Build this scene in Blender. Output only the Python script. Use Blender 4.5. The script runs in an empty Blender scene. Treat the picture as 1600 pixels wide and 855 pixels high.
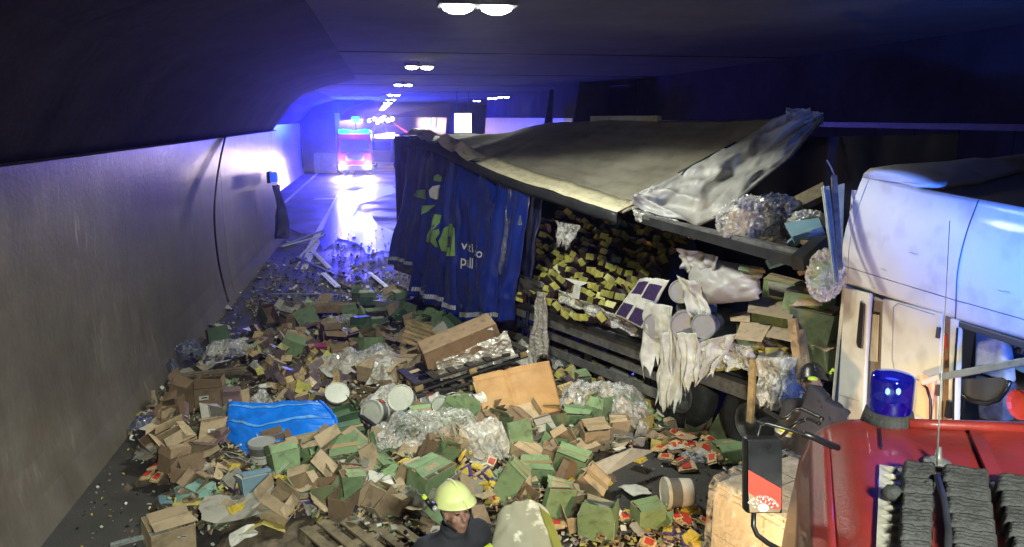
import bpy, bmesh, math, random
from mathutils import Vector, Matrix, Euler, noise
from math import sin, cos, pi, radians as R, atan2, sqrt
random.seed(7)
rnd = random.random
def U(a, b): return a + (b-a)*rnd()
sc = bpy.context.scene
col = sc.collection
# ------------------------------------------------------------------ camera
FPX, HC = 1150.0, 4.2
PITCH = math.atan(244.5/FPX); YAW = math.atan(205/(FPX/cos(PITCH)))
FW = Vector((sin(YAW)*cos(PITCH), cos(YAW)*cos(PITCH), -sin(PITCH)))
RT = Vector((cos(YAW), -sin(YAW), 0)); UP = RT.cross(FW); CAM = Vector((0, 0, HC))
cd = bpy.data.cameras.new('camera'); cam = bpy.data.objects.new('camera', cd); col.objects.link(cam)
cd.sensor_width = 36; cd.lens = FPX/1600*36; cd.clip_start = .05; cd.clip_end = 2000
m = Matrix((RT, UP, -FW)).transposed().to_4x4(); m.translation = CAM; cam.matrix_world = m
sc.camera = cam
# ------------------------------------------------------------------ world, exposure
w = bpy.data.worlds.new('World'); sc.world = w; w.use_nodes = True
bgn = w.node_tree.nodes['Background']; bgn.inputs[0].default_value = (.25, .3, .6, 1); bgn.inputs[1].default_value = .01
sc.view_settings.view_transform = 'Standard'; sc.view_settings.look = 'None'
sc.view_settings.exposure = 0; sc.view_settings.gamma = 1
sc.cycles.use_denoising = True
try:
    sc.cycles.denoiser = 'OPENIMAGEDENOISE'; sc.cycles.denoising_input_passes = 'RGB_ALBEDO_NORMAL'
except Exception: pass
sc.cycles.max_bounces = 6; sc.cycles.diffuse_bounces = 3; sc.cycles.glossy_bounces = 3
sc.cycles.transparent_max_bounces = 12; sc.cycles.sample_clamp_indirect = 4; sc.cycles.volume_bounces = 0
sc.cycles.use_light_tree = True
# ------------------------------------------------------------------ pixel -> place
def ray(u, v): return (FW + RT*((u-800)/FPX) + UP*((427.5-v)/FPX)).normalized()
def az(u, v, z=0): d = ray(u, v); return CAM + d*((z-HC)/d.z)
def ax(u, v, x): d = ray(u, v); return CAM + d*(x/d.x)
def ay(u, v, y): d = ray(u, v); return CAM + d*(y/d.y)
def ad(u, v, D): return CAM + ray(u, v)*D
def px(P): # metres per pixel there
    return (Vector(P)-CAM).dot(FW)/FPX
# ------------------------------------------------------------------ materials
def mat(name, c, rough=.6, metal=0., var=.12, ns=3., c2=None, bump=0., bs=30., emis=None, es=0., objvar=0., coat=0., trans=0., spec=.5, dirt=0.):
    M = bpy.data.materials.new(name); M.use_nodes = True; nt = M.node_tree; N = nt.nodes; L = nt.links
    b = N['Principled BSDF']; b.inputs['Roughness'].default_value = rough; b.inputs['Metallic'].default_value = metal
    b.inputs['Specular IOR Level'].default_value = spec; b.inputs['Coat Weight'].default_value = coat
    if trans: b.inputs['Transmission Weight'].default_value = trans
    tc = N.new('ShaderNodeTexCoord'); nz = N.new('ShaderNodeTexNoise'); nz.inputs['Scale'].default_value = ns
    nz.inputs['Detail'].default_value = 6; nz.inputs['Roughness'].default_value = .65; L.new(tc.outputs['Object'], nz.inputs['Vector'])
    rp = N.new('ShaderNodeValToRGB'); rp.color_ramp.elements[0].position = .3; rp.color_ramp.elements[1].position = .7
    a = c2 or tuple(x*(1-var*1.6) for x in c); rp.color_ramp.elements[0].color = (*a, 1); rp.color_ramp.elements[1].color = (*[min(1, x*(1+var)) for x in c], 1)
    L.new(nz.outputs[0], rp.inputs[0]); out = rp.outputs[0]
    if dirt:
        n2 = N.new('ShaderNodeTexNoise'); n2.inputs['Scale'].default_value = ns*2.3; n2.inputs['Detail'].default_value = 8
        L.new(tc.outputs['Object'], n2.inputs['Vector'])
        r2 = N.new('ShaderNodeValToRGB'); r2.color_ramp.elements[0].position = .52; r2.color_ramp.elements[1].position = .72
        L.new(n2.outputs[0], r2.inputs[0]); mu = N.new('ShaderNodeMath'); mu.operation = 'MULTIPLY'; mu.inputs[1].default_value = dirt
        L.new(r2.outputs[0], mu.inputs[0]); mx = N.new('ShaderNodeMixRGB'); mx.inputs[2].default_value = (.05, .042, .035, 1)
        L.new(mu.outputs[0], mx.inputs[0]); L.new(out, mx.inputs[1]); out = mx.outputs[0]
    if objvar:
        oi = N.new('ShaderNodeObjectInfo'); hs = N.new('ShaderNodeHueSaturation'); mr = N.new('ShaderNodeMapRange')
        mr.inputs[3].default_value = 1-objvar; mr.inputs[4].default_value = 1+objvar*.6
        L.new(oi.outputs['Random'], mr.inputs[0]); L.new(mr.outputs[0], hs.inputs['Value']); L.new(out, hs.inputs['Color']); out = hs.outputs[0]
    L.new(out, b.inputs['Base Color'])
    if bump:
        n3 = N.new('ShaderNodeTexNoise'); n3.inputs['Scale'].default_value = bs; n3.inputs['Detail'].default_value = 5; L.new(tc.outputs['Object'], n3.inputs['Vector'])
        bp = N.new('ShaderNodeBump'); bp.inputs['Strength'].default_value = bump; bp.inputs['Distance'].default_value = .02
        L.new(n3.outputs[0], bp.inputs['Height']); L.new(bp.outputs[0], b.inputs['Normal'])
    if emis: b.inputs['Emission Color'].default_value = (*emis, 1); b.inputs['Emission Strength'].default_value = es
    return M
def film(name, dens=.35, tint=(.8, .8, .78), bmp=.9):
    M = bpy.data.materials.new(name); M.use_nodes = True; nt = M.node_tree; N = nt.nodes; L = nt.links
    b = N['Principled BSDF']; b.inputs['Base Color'].default_value = (*tint, 1); b.inputs['Roughness'].default_value = .18; b.inputs['Specular IOR Level'].default_value = 1
    b.inputs['Coat Weight'].default_value = .6; b.inputs['Coat Roughness'].default_value = .08
    tc = N.new('ShaderNodeTexCoord'); nz = N.new('ShaderNodeTexNoise'); nz.inputs['Scale'].default_value = 9; nz.inputs['Detail'].default_value = 6; nz.inputs['Distortion'].default_value = 1.5
    L.new(tc.outputs['Object'], nz.inputs['Vector'])
    bp = N.new('ShaderNodeBump'); bp.inputs['Strength'].default_value = bmp; bp.inputs['Distance'].default_value = .06; L.new(nz.outputs[0], bp.inputs['Height']); L.new(bp.outputs[0], b.inputs['Normal'])
    rp = N.new('ShaderNodeMapRange'); rp.inputs[1].default_value = .35; rp.inputs[2].default_value = .7; rp.inputs[3].default_value = max(0, dens-.25); rp.inputs[4].default_value = min(1, dens+.35)
    L.new(nz.outputs[0], rp.inputs[0]); L.new(rp.outputs[0], b.inputs['Alpha'])
    return M
def emit(name, c, s):
    M = bpy.data.materials.new(name); M.use_nodes = True; b = M.node_tree.nodes['Principled BSDF']
    b.inputs['Base Color'].default_value = (*c, 1); b.inputs['Emission Color'].default_value = (*c, 1); b.inputs['Emission Strength'].default_value = s; return M
G = dict(
 green=mat('green_card', (.215, .33, .165), .7, var=.14, ns=4, objvar=.28, dirt=.5, bump=.15),
 dgreen=mat('dark_green_card', (.07, .14, .07), .6, var=.2, ns=4, objvar=.2, dirt=.4),
 olive=mat('olive_card', (.17, .21, .11), .7, var=.2, objvar=.25, dirt=.5),
 brown=mat('kraft_card', (.45, .345, .22), .8, var=.12, ns=4, objvar=.25, dirt=.45, bump=.15),
 dbrown=mat('brown_card', (.27, .185, .115), .8, var=.15, ns=4, objvar=.25, dirt=.5),
 tan=mat('tan_board', (.46, .27, .11), .65, var=.16, ns=2.2, c2=(.36, .19, .07), bump=.1, dirt=.15),
 pink=mat('purple_card', (.30, .03, .12), .6, objvar=.1),
 mauve=mat('mauve_card', (.20, .13, .14), .75, objvar=.2, dirt=.4),
 grey=mat('grey_card', (.38, .36, .31), .7, var=.1, ns=4, objvar=.25, dirt=.4),
 white=mat('white_card', (.62, .62, .57), .6, var=.08, objvar=.15, dirt=.35),
 teal=mat('teal_card', (.20, .36, .32), .6, objvar=.15, dirt=.3),
 ltblue=mat('pale_blue_card', (.16, .28, .36), .6, objvar=.15, dirt=.3),
 yellow=mat('yellow_card', (.50, .42, .12), .6, objvar=.2, dirt=.2),
 lime=mat('lime_pack', (.46, .44, .10), .4, var=.25, ns=14, objvar=.35, dirt=.3),
 purple=mat('dark_purple_pack', (.14, .10, .115), .4, var=.4, ns=20, objvar=.4),
 foil=mat('printed_pack', (.62, .48, .25), .3, var=.5, ns=30, c2=(.12, .06, .05), objvar=.3),
 cream=mat('cream_pack', (.55, .46, .26), .4, var=.3, ns=30, c2=(.30, .17, .08), objvar=.2),
 red=mat('red_print', (.55, .05, .03), .4, objvar=.2),
 ypack=mat('yellow_print', (.60, .45, .06), .35, var=.2, ns=30, objvar=.2),
 bpack=mat('violet_print', (.07, .05, .20), .35, var=.3, ns=30, objvar=.3),
 bucket=mat('grey_tub_plastic', (.20, .20, .20), .4, var=.1, objvar=.15, dirt=.3),
 lid=mat('pale_tub_lid', (.58, .60, .53), .4, var=.08, objvar=.1, dirt=.4),
 lidg=mat('grey_tub_lid', (.36, .37, .37), .4, var=.08, objvar=.1, dirt=.3),
 bwhite=mat('white_tub_plastic', (.62, .61, .57), .4, var=.06, dirt=.25),
 wood=mat('pallet_wood', (.42, .30, .15), .8, var=.3, ns=6, objvar=.2, bump=.3, dirt=.4),
 wgrey=mat('weathered_wood', (.20, .16, .10), .85, var=.3, ns=6, objvar=.2, bump=.3, dirt=.5),
 wdark=mat('dark_wood', (.035, .03, .028), .8, var=.3, ns=6, objvar=.2, bump=.3),
 bluesheet=mat('blue_sheet', (.008, .19, .85), .35, var=.15, ns=3, dirt=.3, bump=.3, bs=8),
 film=film('clear_film', .33), filmw=film('milky_film', .72, (.62, .6, .55)), filmd=film('dark_film', .5, (.12, .14, .25)),
 cloth=mat('white_fleece', (.60, .60, .55), .8, var=.15, ns=5, bump=.5, bs=14, dirt=.25),
 shrink=mat('white_sheet', (.42, .41, .40), .45, var=.08, ns=2, bump=.15, bs=8, dirt=.12),
 black=mat('black_plastic', (.012, .012, .014), .35, var=.2, ns=10),
 rubber=mat('black_rubber', (.028, .029, .03), .75, var=.35, ns=9, bump=.5, bs=60, c2=(.012, .012, .013)),
 dmetal=mat('dark_steel', (.035, .037, .045), .5, .3, var=.3, ns=5, dirt=.5),
 gmetal=mat('grey_steel', (.22, .22, .22), .5, .5, var=.3, ns=6, dirt=.5),
 galv=mat('galvanised_steel', (.36, .40, .40), .45, .5, var=.15, ns=8, dirt=.3),
 alu=mat('worn_aluminium', (.50, .48, .40), .5, .35, var=.2, ns=9, dirt=.35),
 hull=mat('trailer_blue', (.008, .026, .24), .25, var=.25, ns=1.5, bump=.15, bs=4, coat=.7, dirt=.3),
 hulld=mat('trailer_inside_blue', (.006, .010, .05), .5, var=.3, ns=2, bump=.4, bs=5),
 logog=mat('lime_lettering', (.20, .36, .10), .45, dirt=.3), logow=mat('white_lettering', (.60, .60, .62), .45, dirt=.15),
 roof=mat('roof_sheet', (.31, .285, .23), .6, var=.2, ns=1.3, bump=.8, bs=2.2, dirt=.35),
 trim=mat('cream_trim', (.70, .64, .44), .45, var=.12, ns=4, dirt=.4),
 cabw=mat('cab_white_paint', (.60, .58, .52), .45, var=.05, ns=2, coat=.08, dirt=.22),
 cabg=mat('cab_roof_shade_grey', (.26, .24, .23), .5, var=.06, ns=2),  # roof: shade and dirt on white paint, both put into this grey
 cabdark=mat('cab_dark_plastic', (.05, .05, .05), .5),  # even dark grey for cab trim, floor, seams and door frames
 glass=mat('dark_glass', (.01, .012, .016), .06, spec=1, coat=1),
 redp=mat('fire_red_paint', (.235, .024, .018), .42, var=.14, ns=3, bump=.12, bs=55, coat=.35, dirt=.3),
 redf=mat('distant_red_paint', (.20, .012, .03), .35, coat=.4),
 skin=mat('skin', (.25, .135, .10), .55, var=.12, ns=12),  # darkened: the shade on the face is put into the skin colour
 navy=mat('navy_turnout_cloth', (.016, .017, .025), .85, var=.25, ns=8, bump=.4, bs=20),
 hi=mat('yellow_helmet_shell', (.74, .80, .34), .3, var=.05, coat=.6, dirt=.06),
 hitape=mat('yellow_reflective_tape', (.50, .62, .04), .5, var=.15, ns=30), silver=mat('silver_tape', (.5, .5, .52), .35, .3, var=.3, ns=40),
 bluedome=None, concrete=mat('concrete_block', (.33, .32, .31), .8, var=.15, bump=.3, dirt=.3),
)
def road_mat():
    M = mat('asphalt', (.055, .052, .050), .6, var=.35, ns=.8, bump=.5, bs=60, dirt=.2); nt = M.node_tree; N = nt.nodes; L = nt.links
    b = N['Principled BSDF']; tc = [n for n in N if n.type == 'TEX_COORD'][0]
    nz = N.new('ShaderNodeTexNoise'); nz.inputs['Scale'].default_value = .5; nz.inputs['Detail'].default_value = 7; L.new(tc.outputs['Object'], nz.inputs['Vector'])
    mr = N.new('ShaderNodeMapRange'); mr.inputs[1].default_value = .42; mr.inputs[2].default_value = .62; mr.inputs[3].default_value = .46; mr.inputs[4].default_value = .85
    L.new(nz.outputs[0], mr.inputs[0]); L.new(mr.outputs[0], b.inputs['Roughness']); return M
def wall_mat(name, base, low):
    # light panel coating: vertical run streaks, scuffs and grime above the road
    M = bpy.data.materials.new(name); M.use_nodes = True; nt = M.node_tree; N = nt.nodes; L = nt.links; b = N['Principled BSDF']
    b.inputs['Roughness'].default_value = .36; tc = N.new('ShaderNodeTexCoord')
    def nse(sx, sy, sz, sc_, det=6, rg=.65):
        mp = N.new('ShaderNodeMapping'); mp.inputs['Scale'].default_value = (sx, sy, sz); L.new(tc.outputs['Object'], mp.inputs['Vector'])
        n = N.new('ShaderNodeTexNoise'); n.inputs['Scale'].default_value = sc_; n.inputs['Detail'].default_value = det; n.inputs['Roughness'].default_value = rg; L.new(mp.outputs[0], n.inputs['Vector']); return n.outputs[0]
    def ramp(i, a, c, ca, cc):
        r = N.new('ShaderNodeValToRGB'); r.color_ramp.elements[0].position = a; r.color_ramp.elements[1].position = c
        r.color_ramp.elements[0].color = (*ca, 1); r.color_ramp.elements[1].color = (*cc, 1); L.new(i, r.inputs[0]); return r.outputs[0]
    def mul(a, c, f=1.):
        x = N.new('ShaderNodeMixRGB'); x.blend_type = 'MULTIPLY'; x.inputs[0].default_value = f; L.new(a, x.inputs[1]); L.new(c, x.inputs[2]); return x.outputs[0]
    c = ramp(nse(1, 1, 1, .35), .3, .7, low, base)
    c = mul(c, ramp(nse(1, 1.2, .22, 1.3), .35, .65, (.78, .76, .74), (1, 1, 1)))
    c = mul(c, ramp(nse(1, 1, 1, 2.4, 9, .75), .38, .62, (.80, .77, .74), (1, 1, 1)))
    c = mul(c, ramp(nse(1, 4, .3, 1.6), .56, .8, (1, 1, 1), (.72, .70, .68)))
    # pale rubbed scratches running slantwise
    mp = N.new('ShaderNodeMapping'); mp.inputs['Rotation'].default_value = (.75, 0, 0); mp.inputs['Scale'].default_value = (1, 5, .7); L.new(tc.outputs['Object'], mp.inputs['Vector'])
    n = N.new('ShaderNodeTexNoise'); n.inputs['Scale'].default_value = 2.6; n.inputs['Detail'].default_value = 9; n.inputs['Roughness'].default_value = .75; L.new(mp.outputs[0], n.inputs['Vector'])
    msk = nse(1, 1, 1, .55, 2, .4); mm = N.new('ShaderNodeMath'); mm.operation = 'MULTIPLY'
    L.new(ramp(n.outputs[0], .56, .64, (0, 0, 0), (1, 1, 1)), mm.inputs[0]); L.new(ramp(msk, .5, .62, (0, 0, 0), (.95, .95, .95)), mm.inputs[1])
    x = N.new('ShaderNodeMixRGB'); x.inputs[2].default_value = (*[min(1, k*1.5) for k in base], 1); L.new(mm.outputs[0], x.inputs[0]); L.new(c, x.inputs[1])
    L.new(x.outputs[0], b.inputs['Base Color'])
    bp = N.new('ShaderNodeBump'); bp.inputs['Strength'].default_value = .25; bp.inputs['Distance'].default_value = .02; L.new(nse(1, 1, 1, 14), bp.inputs['Height']); L.new(bp.outputs[0], b.inputs['Normal'])
    return M
G['road'] = road_mat()
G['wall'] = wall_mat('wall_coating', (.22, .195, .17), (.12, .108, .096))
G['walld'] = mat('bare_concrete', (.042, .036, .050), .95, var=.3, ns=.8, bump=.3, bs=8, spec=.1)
G['ceil'] = mat('ceiling_concrete', (.065, .065, .075), .95, var=.25, ns=.7, bump=.3, bs=8, dirt=.3)
G['paint'] = mat('road_paint', (.62, .60, .55), .5, var=.2, ns=5, dirt=.5)
G['wet'] = mat('wet_film', (.07, .07, .07), .32, var=.2, ns=3, bump=.35, bs=9, spec=.9, coat=.4)
# ------------------------------------------------------------------ objects
def link(o, parent=None):
    col.objects.link(o)
    if parent is not None: o.parent = parent
    return o
def thing(name, label, cat, loc=(0, 0, 0), rz=0., group=None):
    o = bpy.data.objects.new(name, None); link(o); o.location = loc; o.rotation_euler = (0, 0, rz); o.empty_display_size = .1
    o['label'] = label; o['category'] = cat
    if group: o['group'] = group
    return o
def tag(o, label, cat, group=None):
    o['label'] = label; o['category'] = cat
    if group: o['group'] = group
    return o
def kind(o, k): o['kind'] = k; return o
class MB:
    def __init__(s): s.v = []; s.f = []; s.m = []; s.ms = []
    def mi(s, m):
        if isinstance(m, str): m = G[m]
        if m not in s.ms: s.ms.append(m)
        return s.ms.index(m)
    def face(s, pts, m):
        n = len(s.v); s.v += [tuple(p) for p in pts]; s.f.append(tuple(range(n, n+len(pts)))); s.m.append(s.mi(m)); return s
    def poly(s, vs, fs, m):
        n = len(s.v); s.v += [tuple(p) for p in vs]
        for i, f in enumerate(fs): s.f.append(tuple(n+k for k in f)); s.m.append(s.mi(m[i] if isinstance(m, (list, tuple)) else m))
        return s
    def box(s, c, d, m, rot=None, mats=None):
        x, y, z = d[0]/2, d[1]/2, d[2]/2; vs = [Vector((a*x, b*y, e*z)) for a in (-1, 1) for b in (-1, 1) for e in (-1, 1)]
        if rot is not None:
            M = rot if isinstance(rot, Matrix) else Euler(rot).to_matrix(); vs = [M@v for v in vs]
        c = Vector(c); fs = [(0, 1, 3, 2), (4, 6, 7, 5), (0, 4, 5, 1), (2, 3, 7, 6), (0, 2, 6, 4), (1, 5, 7, 3)]  # -x +x -y +y -z +z
        return s.poly([v+c for v in vs], fs, mats or m)
    def beam(s, a, b, wd, th, m, up=(0, 0, 1)):
        a = Vector(a); b = Vector(b); d = b-a; X = d.normalized(); Y = Vector(up).cross(X)
        if Y.length < 1e-4: Y = Vector((1, 0, 0)).cross(X)
        Y.normalize(); Z = X.cross(Y); M = Matrix((X, Y, Z)).transposed(); return s.box((a+b)/2, (d.length, wd, th), m, M)
    def slab(s, pts, th, m, nrm=None):
        # polygon with thickness
        pts = [Vector(p) for p in pts]
        if nrm is None:
            nrm = Vector((0, 0, 0))
            for i in range(len(pts)): nrm += pts[i].cross(pts[(i+1) % len(pts)])
            nrm.normalize()
        k = len(pts); o = Vector(nrm)*th
        return s.poly(pts+[p-o for p in pts], [tuple(range(k)), tuple(range(2*k-1, k-1, -1))]+[(i, k+i, k+(i+1) % k, (i+1) % k) for i in range(k)], m)
    def tube(s, pts, r, m, n=8, cap=True):
        pts = [Vector(p) for p in pts]; rs = r if isinstance(r, (list, tuple)) else [r]*len(pts); vs = []; pn = None
        for i, p in enumerate(pts):
            t = (pts[min(i+1, len(pts)-1)]-pts[max(i-1, 0)]).normalized()
            if pn is None: pn = t.orthogonal().normalized()
            pn = (pn-t*pn.dot(t)).normalized(); b = t.cross(pn)
            vs += [p+(pn*cos(2*pi*k/n)+b*sin(2*pi*k/n))*rs[i] for k in range(n)]
        fs = [(i*n+k, i*n+(k+1) % n, (i+1)*n+(k+1) % n, (i+1)*n+k) for i in range(len(pts)-1) for k in range(n)]
        if cap: fs += [tuple(range(n-1, -1, -1)), tuple((len(pts)-1)*n+k for k in range(n))]
        return s.poly(vs, fs, m)
    def lathe(s, prof, m, n=20, mats=None, M=None):
        vs = [Vector((r*cos(2*pi*k/n), r*sin(2*pi*k/n), z)) for r, z in prof for k in range(n)]
        if M is not None: vs = [M@v for v in vs]
        fs = []; ml = []
        for i in range(len(prof)-1):
            for k in range(n): fs.append((i*n+k, i*n+(k+1) % n, (i+1)*n+(k+1) % n, (i+1)*n+k)); ml.append(mats[i] if mats else m)
        return s.poly(vs, fs, ml)
    def build(s, name, parent=None, smooth=False, loc=None, rot=None, auto=False):
        me = bpy.data.meshes.new(name); me.from_pydata(s.v, [], s.f)
        for k in s.ms: me.materials.append(k)
        me.polygons.foreach_set('material_index', s.m)
        if smooth: me.polygons.foreach_set('use_smooth', [True]*len(s.f))
        me.update()
        if auto: me.set_sharp_from_angle(angle=R(38))
        o = bpy.data.objects.new(name, me); link(o, parent)
        if loc is not None: o.location = loc
        if rot is not None: o.rotation_euler = rot
        return o
def bevel(o, wd=.01, seg=2, ang=30):
    b = o.modifiers.new('bevel', 'BEVEL'); b.width = wd; b.segments = seg; b.limit_method = 'ANGLE'; b.angle_limit = R(ang)
    for p in o.data.polygons: p.use_smooth = True
    n = o.modifiers.new('wn', 'WEIGHTED_NORMAL'); n.keep_sharp = True
    return o
def grid(fn, nu, nv, m, name, parent=None, smooth=True, th=0.):
    b = MB(); b.v = [tuple(fn(i/nu, j/nv)) for j in range(nv+1) for i in range(nu+1)]
    k = b.mi(m); b.f = [(j*(nu+1)+i, j*(nu+1)+i+1, (j+1)*(nu+1)+i+1, (j+1)*(nu+1)+i) for j in range(nv) for i in range(nu)]; b.m = [k]*len(b.f)
    o = b.build(name, parent, smooth)
    if th: sm = o.modifiers.new('thick', 'SOLIDIFY'); sm.thickness = th
    return o
def fbm(p, o=4, h=.6): return noise.fractal(Vector(p), h, 2., o)
def lerp(a, b, t): return a+(b-a)*t
def plerp(P, t):
    # polyline of Vectors, t in 0..1
    n = len(P)-1; x = min(max(t, 0), 1)*n; i = min(int(x), n-1); return P[i].lerp(P[i+1], x-i)
def lamp(name, typ, loc, energy, c, parent=None, **k):
    ld = bpy.data.lights.new(name, typ); ld.energy = energy; ld.color = c
    for a, b in k.items(): setattr(ld, a, b)
    o = bpy.data.objects.new(name, ld); link(o, parent); o.location = loc; return o
def aim(o, d): o.rotation_euler = Vector(d).to_track_quat('-Z', 'Y').to_euler()

LAMP_E, WARM = 1000., (.96, 1., .84)
BLUE = (.03, .07, 1.)
# ================================================================== TUNNEL
def road():
    b = MB(); b.face([(-12, -25, 0), (16, -25, 0), (16, 420, 0), (-12, 420, 0)], 'road'); kind(b.build('road'), 'structure')
road()
def mark(name, label, pts, grp='painted lines on the tunnel road'):
    b = MB(); b.slab([Vector(p) for p in pts], .003, 'paint'); o = b.build(name); kind(o, 'structure'); return o
mark('road_marking', '', [(-5.0, 20, .008), (-4.82, 20, .008), (-4.82, 58, .008), (-5.0, 58, .008)])
mark('road_marking', '', [(-2.55, 21, .008), (-2.2, 21, .008), (-2.2, 300, .008), (-2.55, 300, .008)])
mark('road_marking', '', [(1.45, 18, .008), (1.63, 18, .008), (1.63, 300, .008), (1.45, 300, .008)])
mark('road_marking', '', [(1.85, 18, .008), (1.97, 18, .008), (1.97, 300, .008), (1.85, 300, .008)])
mark('road_marking', '', [(-3.6, 39.4, .008), (-2.56, 39.4, .008), (-2.56, 40.1, .008), (-3.6, 40.1, .008)])
# --- left wall: coated panels, joints between them, dark concrete above
SEAM = ax(350, 300, -3.6).y
wl = bpy.data.objects.new('left_wall', None); link(wl); kind(wl, 'structure')
ys = [-24, -12, 0, SEAM, ax(432, 300, -3.6).y-.25, 27.0]
def wall_panel(x0, x1, y0, y1, z0, z1, side, m, parent, bow=.06):
    # side=+1: face looks to +x. slightly bellied out low down like the cladding in the tunnel
    n = 10; b = MB(); th = .12
    vs = []
    for j in range(n+1):
        t = j/n; z = lerp(z0, z1, t); dx = side*(-bow*sin(pi*t)+ (.10 if z0 < .1 else 0)*max(0, (1-t*7)))
        for y in (y0+.012, y1-.012): vs += [(x0+dx, y, z), (x0+dx-side*th, y, z)]
    fs = []
    for j in range(n):
        a = j*4; c = a+4; fs += [(a, a+2, c+2, c), (a+1, c+1, c+3, a+3), (a, c, c+1, a+1), (a+2, a+3, c+3, c+2)]
    fs += [(0, 1, 3, 2), (n*4, n*4+2, n*4+3, n*4+1)]
    b.poly(vs, fs, m); o = b.build('wall_panel', parent); return o
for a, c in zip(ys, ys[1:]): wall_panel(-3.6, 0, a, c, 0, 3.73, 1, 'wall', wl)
def vault(x0, y0, y1, parent, flip=1, n=9):
    # dark concrete shoulder curving from the wall top into the ceiling
    pr = [(-.10, 3.74), (.18, 4.15), (.55, 4.62), (.98, 4.98), (1.7, 5.22), (2.8, 5.492), (2.85, 5.8), (-.5, 5.8), (-.5, 0), (-.14, 0), (-.14, 3.74)]
    k = len(pr); b = MB(); ys2 = [lerp(y0, y1, q/n) for q in range(n+1)]
    vs = [(x0+flip*px_, y, z) for y in ys2 for px_, z in pr]
    fs = [(j*k+i, j*k+(i+1) % k, (j+1)*k+(i+1) % k, (j+1)*k+i) for j in range(n) for i in range(k)]+[tuple(range(k)), tuple(n*k+i for i in range(k))[::-1]]
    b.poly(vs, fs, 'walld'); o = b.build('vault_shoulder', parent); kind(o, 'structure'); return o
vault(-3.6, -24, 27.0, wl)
b = MB(); b.box((-3.66, 1.5, 3.75), (.16, 51, .03), 'walld'); kind(b.build('wall_ledge', wl), 'structure')
# --- lay-by on the left, wall beyond it
wb = bpy.data.objects.new('bay_wall', None); link(wb); kind(wb, 'structure')
for a in range(6): wall_panel(-6.0, 0, 27.2+a*5.2, 27.2+(a+1)*5.2, 0, 3.75, 1, 'wall', wb)
vault(-6.0, 27.3, 60, wb)
b = MB(); b.box((-4.9, 27.15, 2.75), (2.3, .3, 5.5), 'walld'); b.box((-4.75, 60.2, 2.75), (2.7, .4, 5.5), 'walld'); kind(b.build('concrete_backing', wb), 'structure')
b = MB(); b.box((-3.36, 60.1, 2.4), (.34, .5, 4.2), 'wall'); kind(b.build('wall_end', wb), 'structure')
wf = bpy.data.objects.new('far_wall', None); link(wf); kind(wf, 'structure')
for a in range(10): wall_panel(-3.3, 0, 60.4+a*30, 60.4+(a+1)*30, 0, 3.9, 1, 'wall', wf)
vault(-3.3, 60.4, 400, wf)
# --- right wall and its bays
wr = bpy.data.objects.new('right_wall', None); link(wr); kind(wr, 'structure')
y = -24.
rj = [-24, -18, -12, -6, 0, 4, 7.2, 8.3, 9.4, 10.45, 11.46, 12.5, 13.71, 15, 16.3, 17.6, 19, 22, 26]
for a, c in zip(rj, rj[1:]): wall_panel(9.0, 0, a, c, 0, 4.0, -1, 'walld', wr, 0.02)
b = MB(); b.box((9.3, 1, 4.8), (.5, 50, 1.5), 'walld'); b.box((9.06, 1, 4.05), (.10, 50, .10), 'dmetal'); b.box((9.4, 1, 2), (.3, 50, 4), 'walld'); kind(b.build('concrete_backing', wr), 'structure')
for (x0, y0, y1) in ((7.6, 37, 57), (7.0, 29.2, 31.5), (6.3, 78, 300)):
    p = bpy.data.objects.new('right_bay_wall', None); link(p); kind(p, 'structure')
    b = MB(); L_ = [(x0, y0, 0), (x0, y1, 0), (x0+.55, y1+1.0, 5.5), (x0+.55, y0-1.0 if y0 < 60 else y0-4, 5.5)]
    n = Vector((1, 0, 0)); b.poly([Vector(q) for q in L_]+[Vector(q)+Vector((1.2, 0, 0)) for q in L_], [(0, 3, 2, 1), (0, 1, 5, 4), (0, 4, 7, 3), (1, 2, 6, 5), (4, 5, 6, 7)], 'walld'); b.build('wall_face', p)
    b = MB(); k = .55*4.15/5.5; b.slab([(x0-.02, y0+.1, 0), (x0-.02, y1-.1, 0), (x0-.02+k, y1+.5, 4.15), (x0-.02+k, y0-.6, 4.15)], .03, 'wall', (-1, 0, 0)); b.build('wall_coating', p)
b = MB(); b.box((12.5, 160, 2.75), (.4, 300, 5.5), 'walld'); b.box((10.8, 26.2, 2.75), (3.6, .4, 5.5), 'walld'); kind(b.build('bay_back_wall'), 'structure')
# --- ceiling slabs with open joints
ce = bpy.data.objects.new('ceiling', None); link(ce); kind(ce, 'structure')
yy = -24.
while yy < 400:
    st = 8. if yy < 80 else 40.
    b = MB(); b.box((3.2, yy+st/2, 5.6), (19.5, st-.12, .2), 'ceil'); b.build('ceiling_slab', ce)
    if yy < 80:
        b = MB(); b.box((3.2, yy, 5.56), (19.5, .3, .14), 'ceil'); b.build('joint_beam', ce)
    yy += st
b = MB(); b.box((3, 190, 5.85), (22, 430, .2), 'walld'); b.box((3, -25, 2.9), (22, .3, 6.2), 'walld'); b.box((3, 405, 2.9), (22, .3, 6.2), 'walld'); kind(b.build('tunnel_shell'), 'structure')
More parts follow.
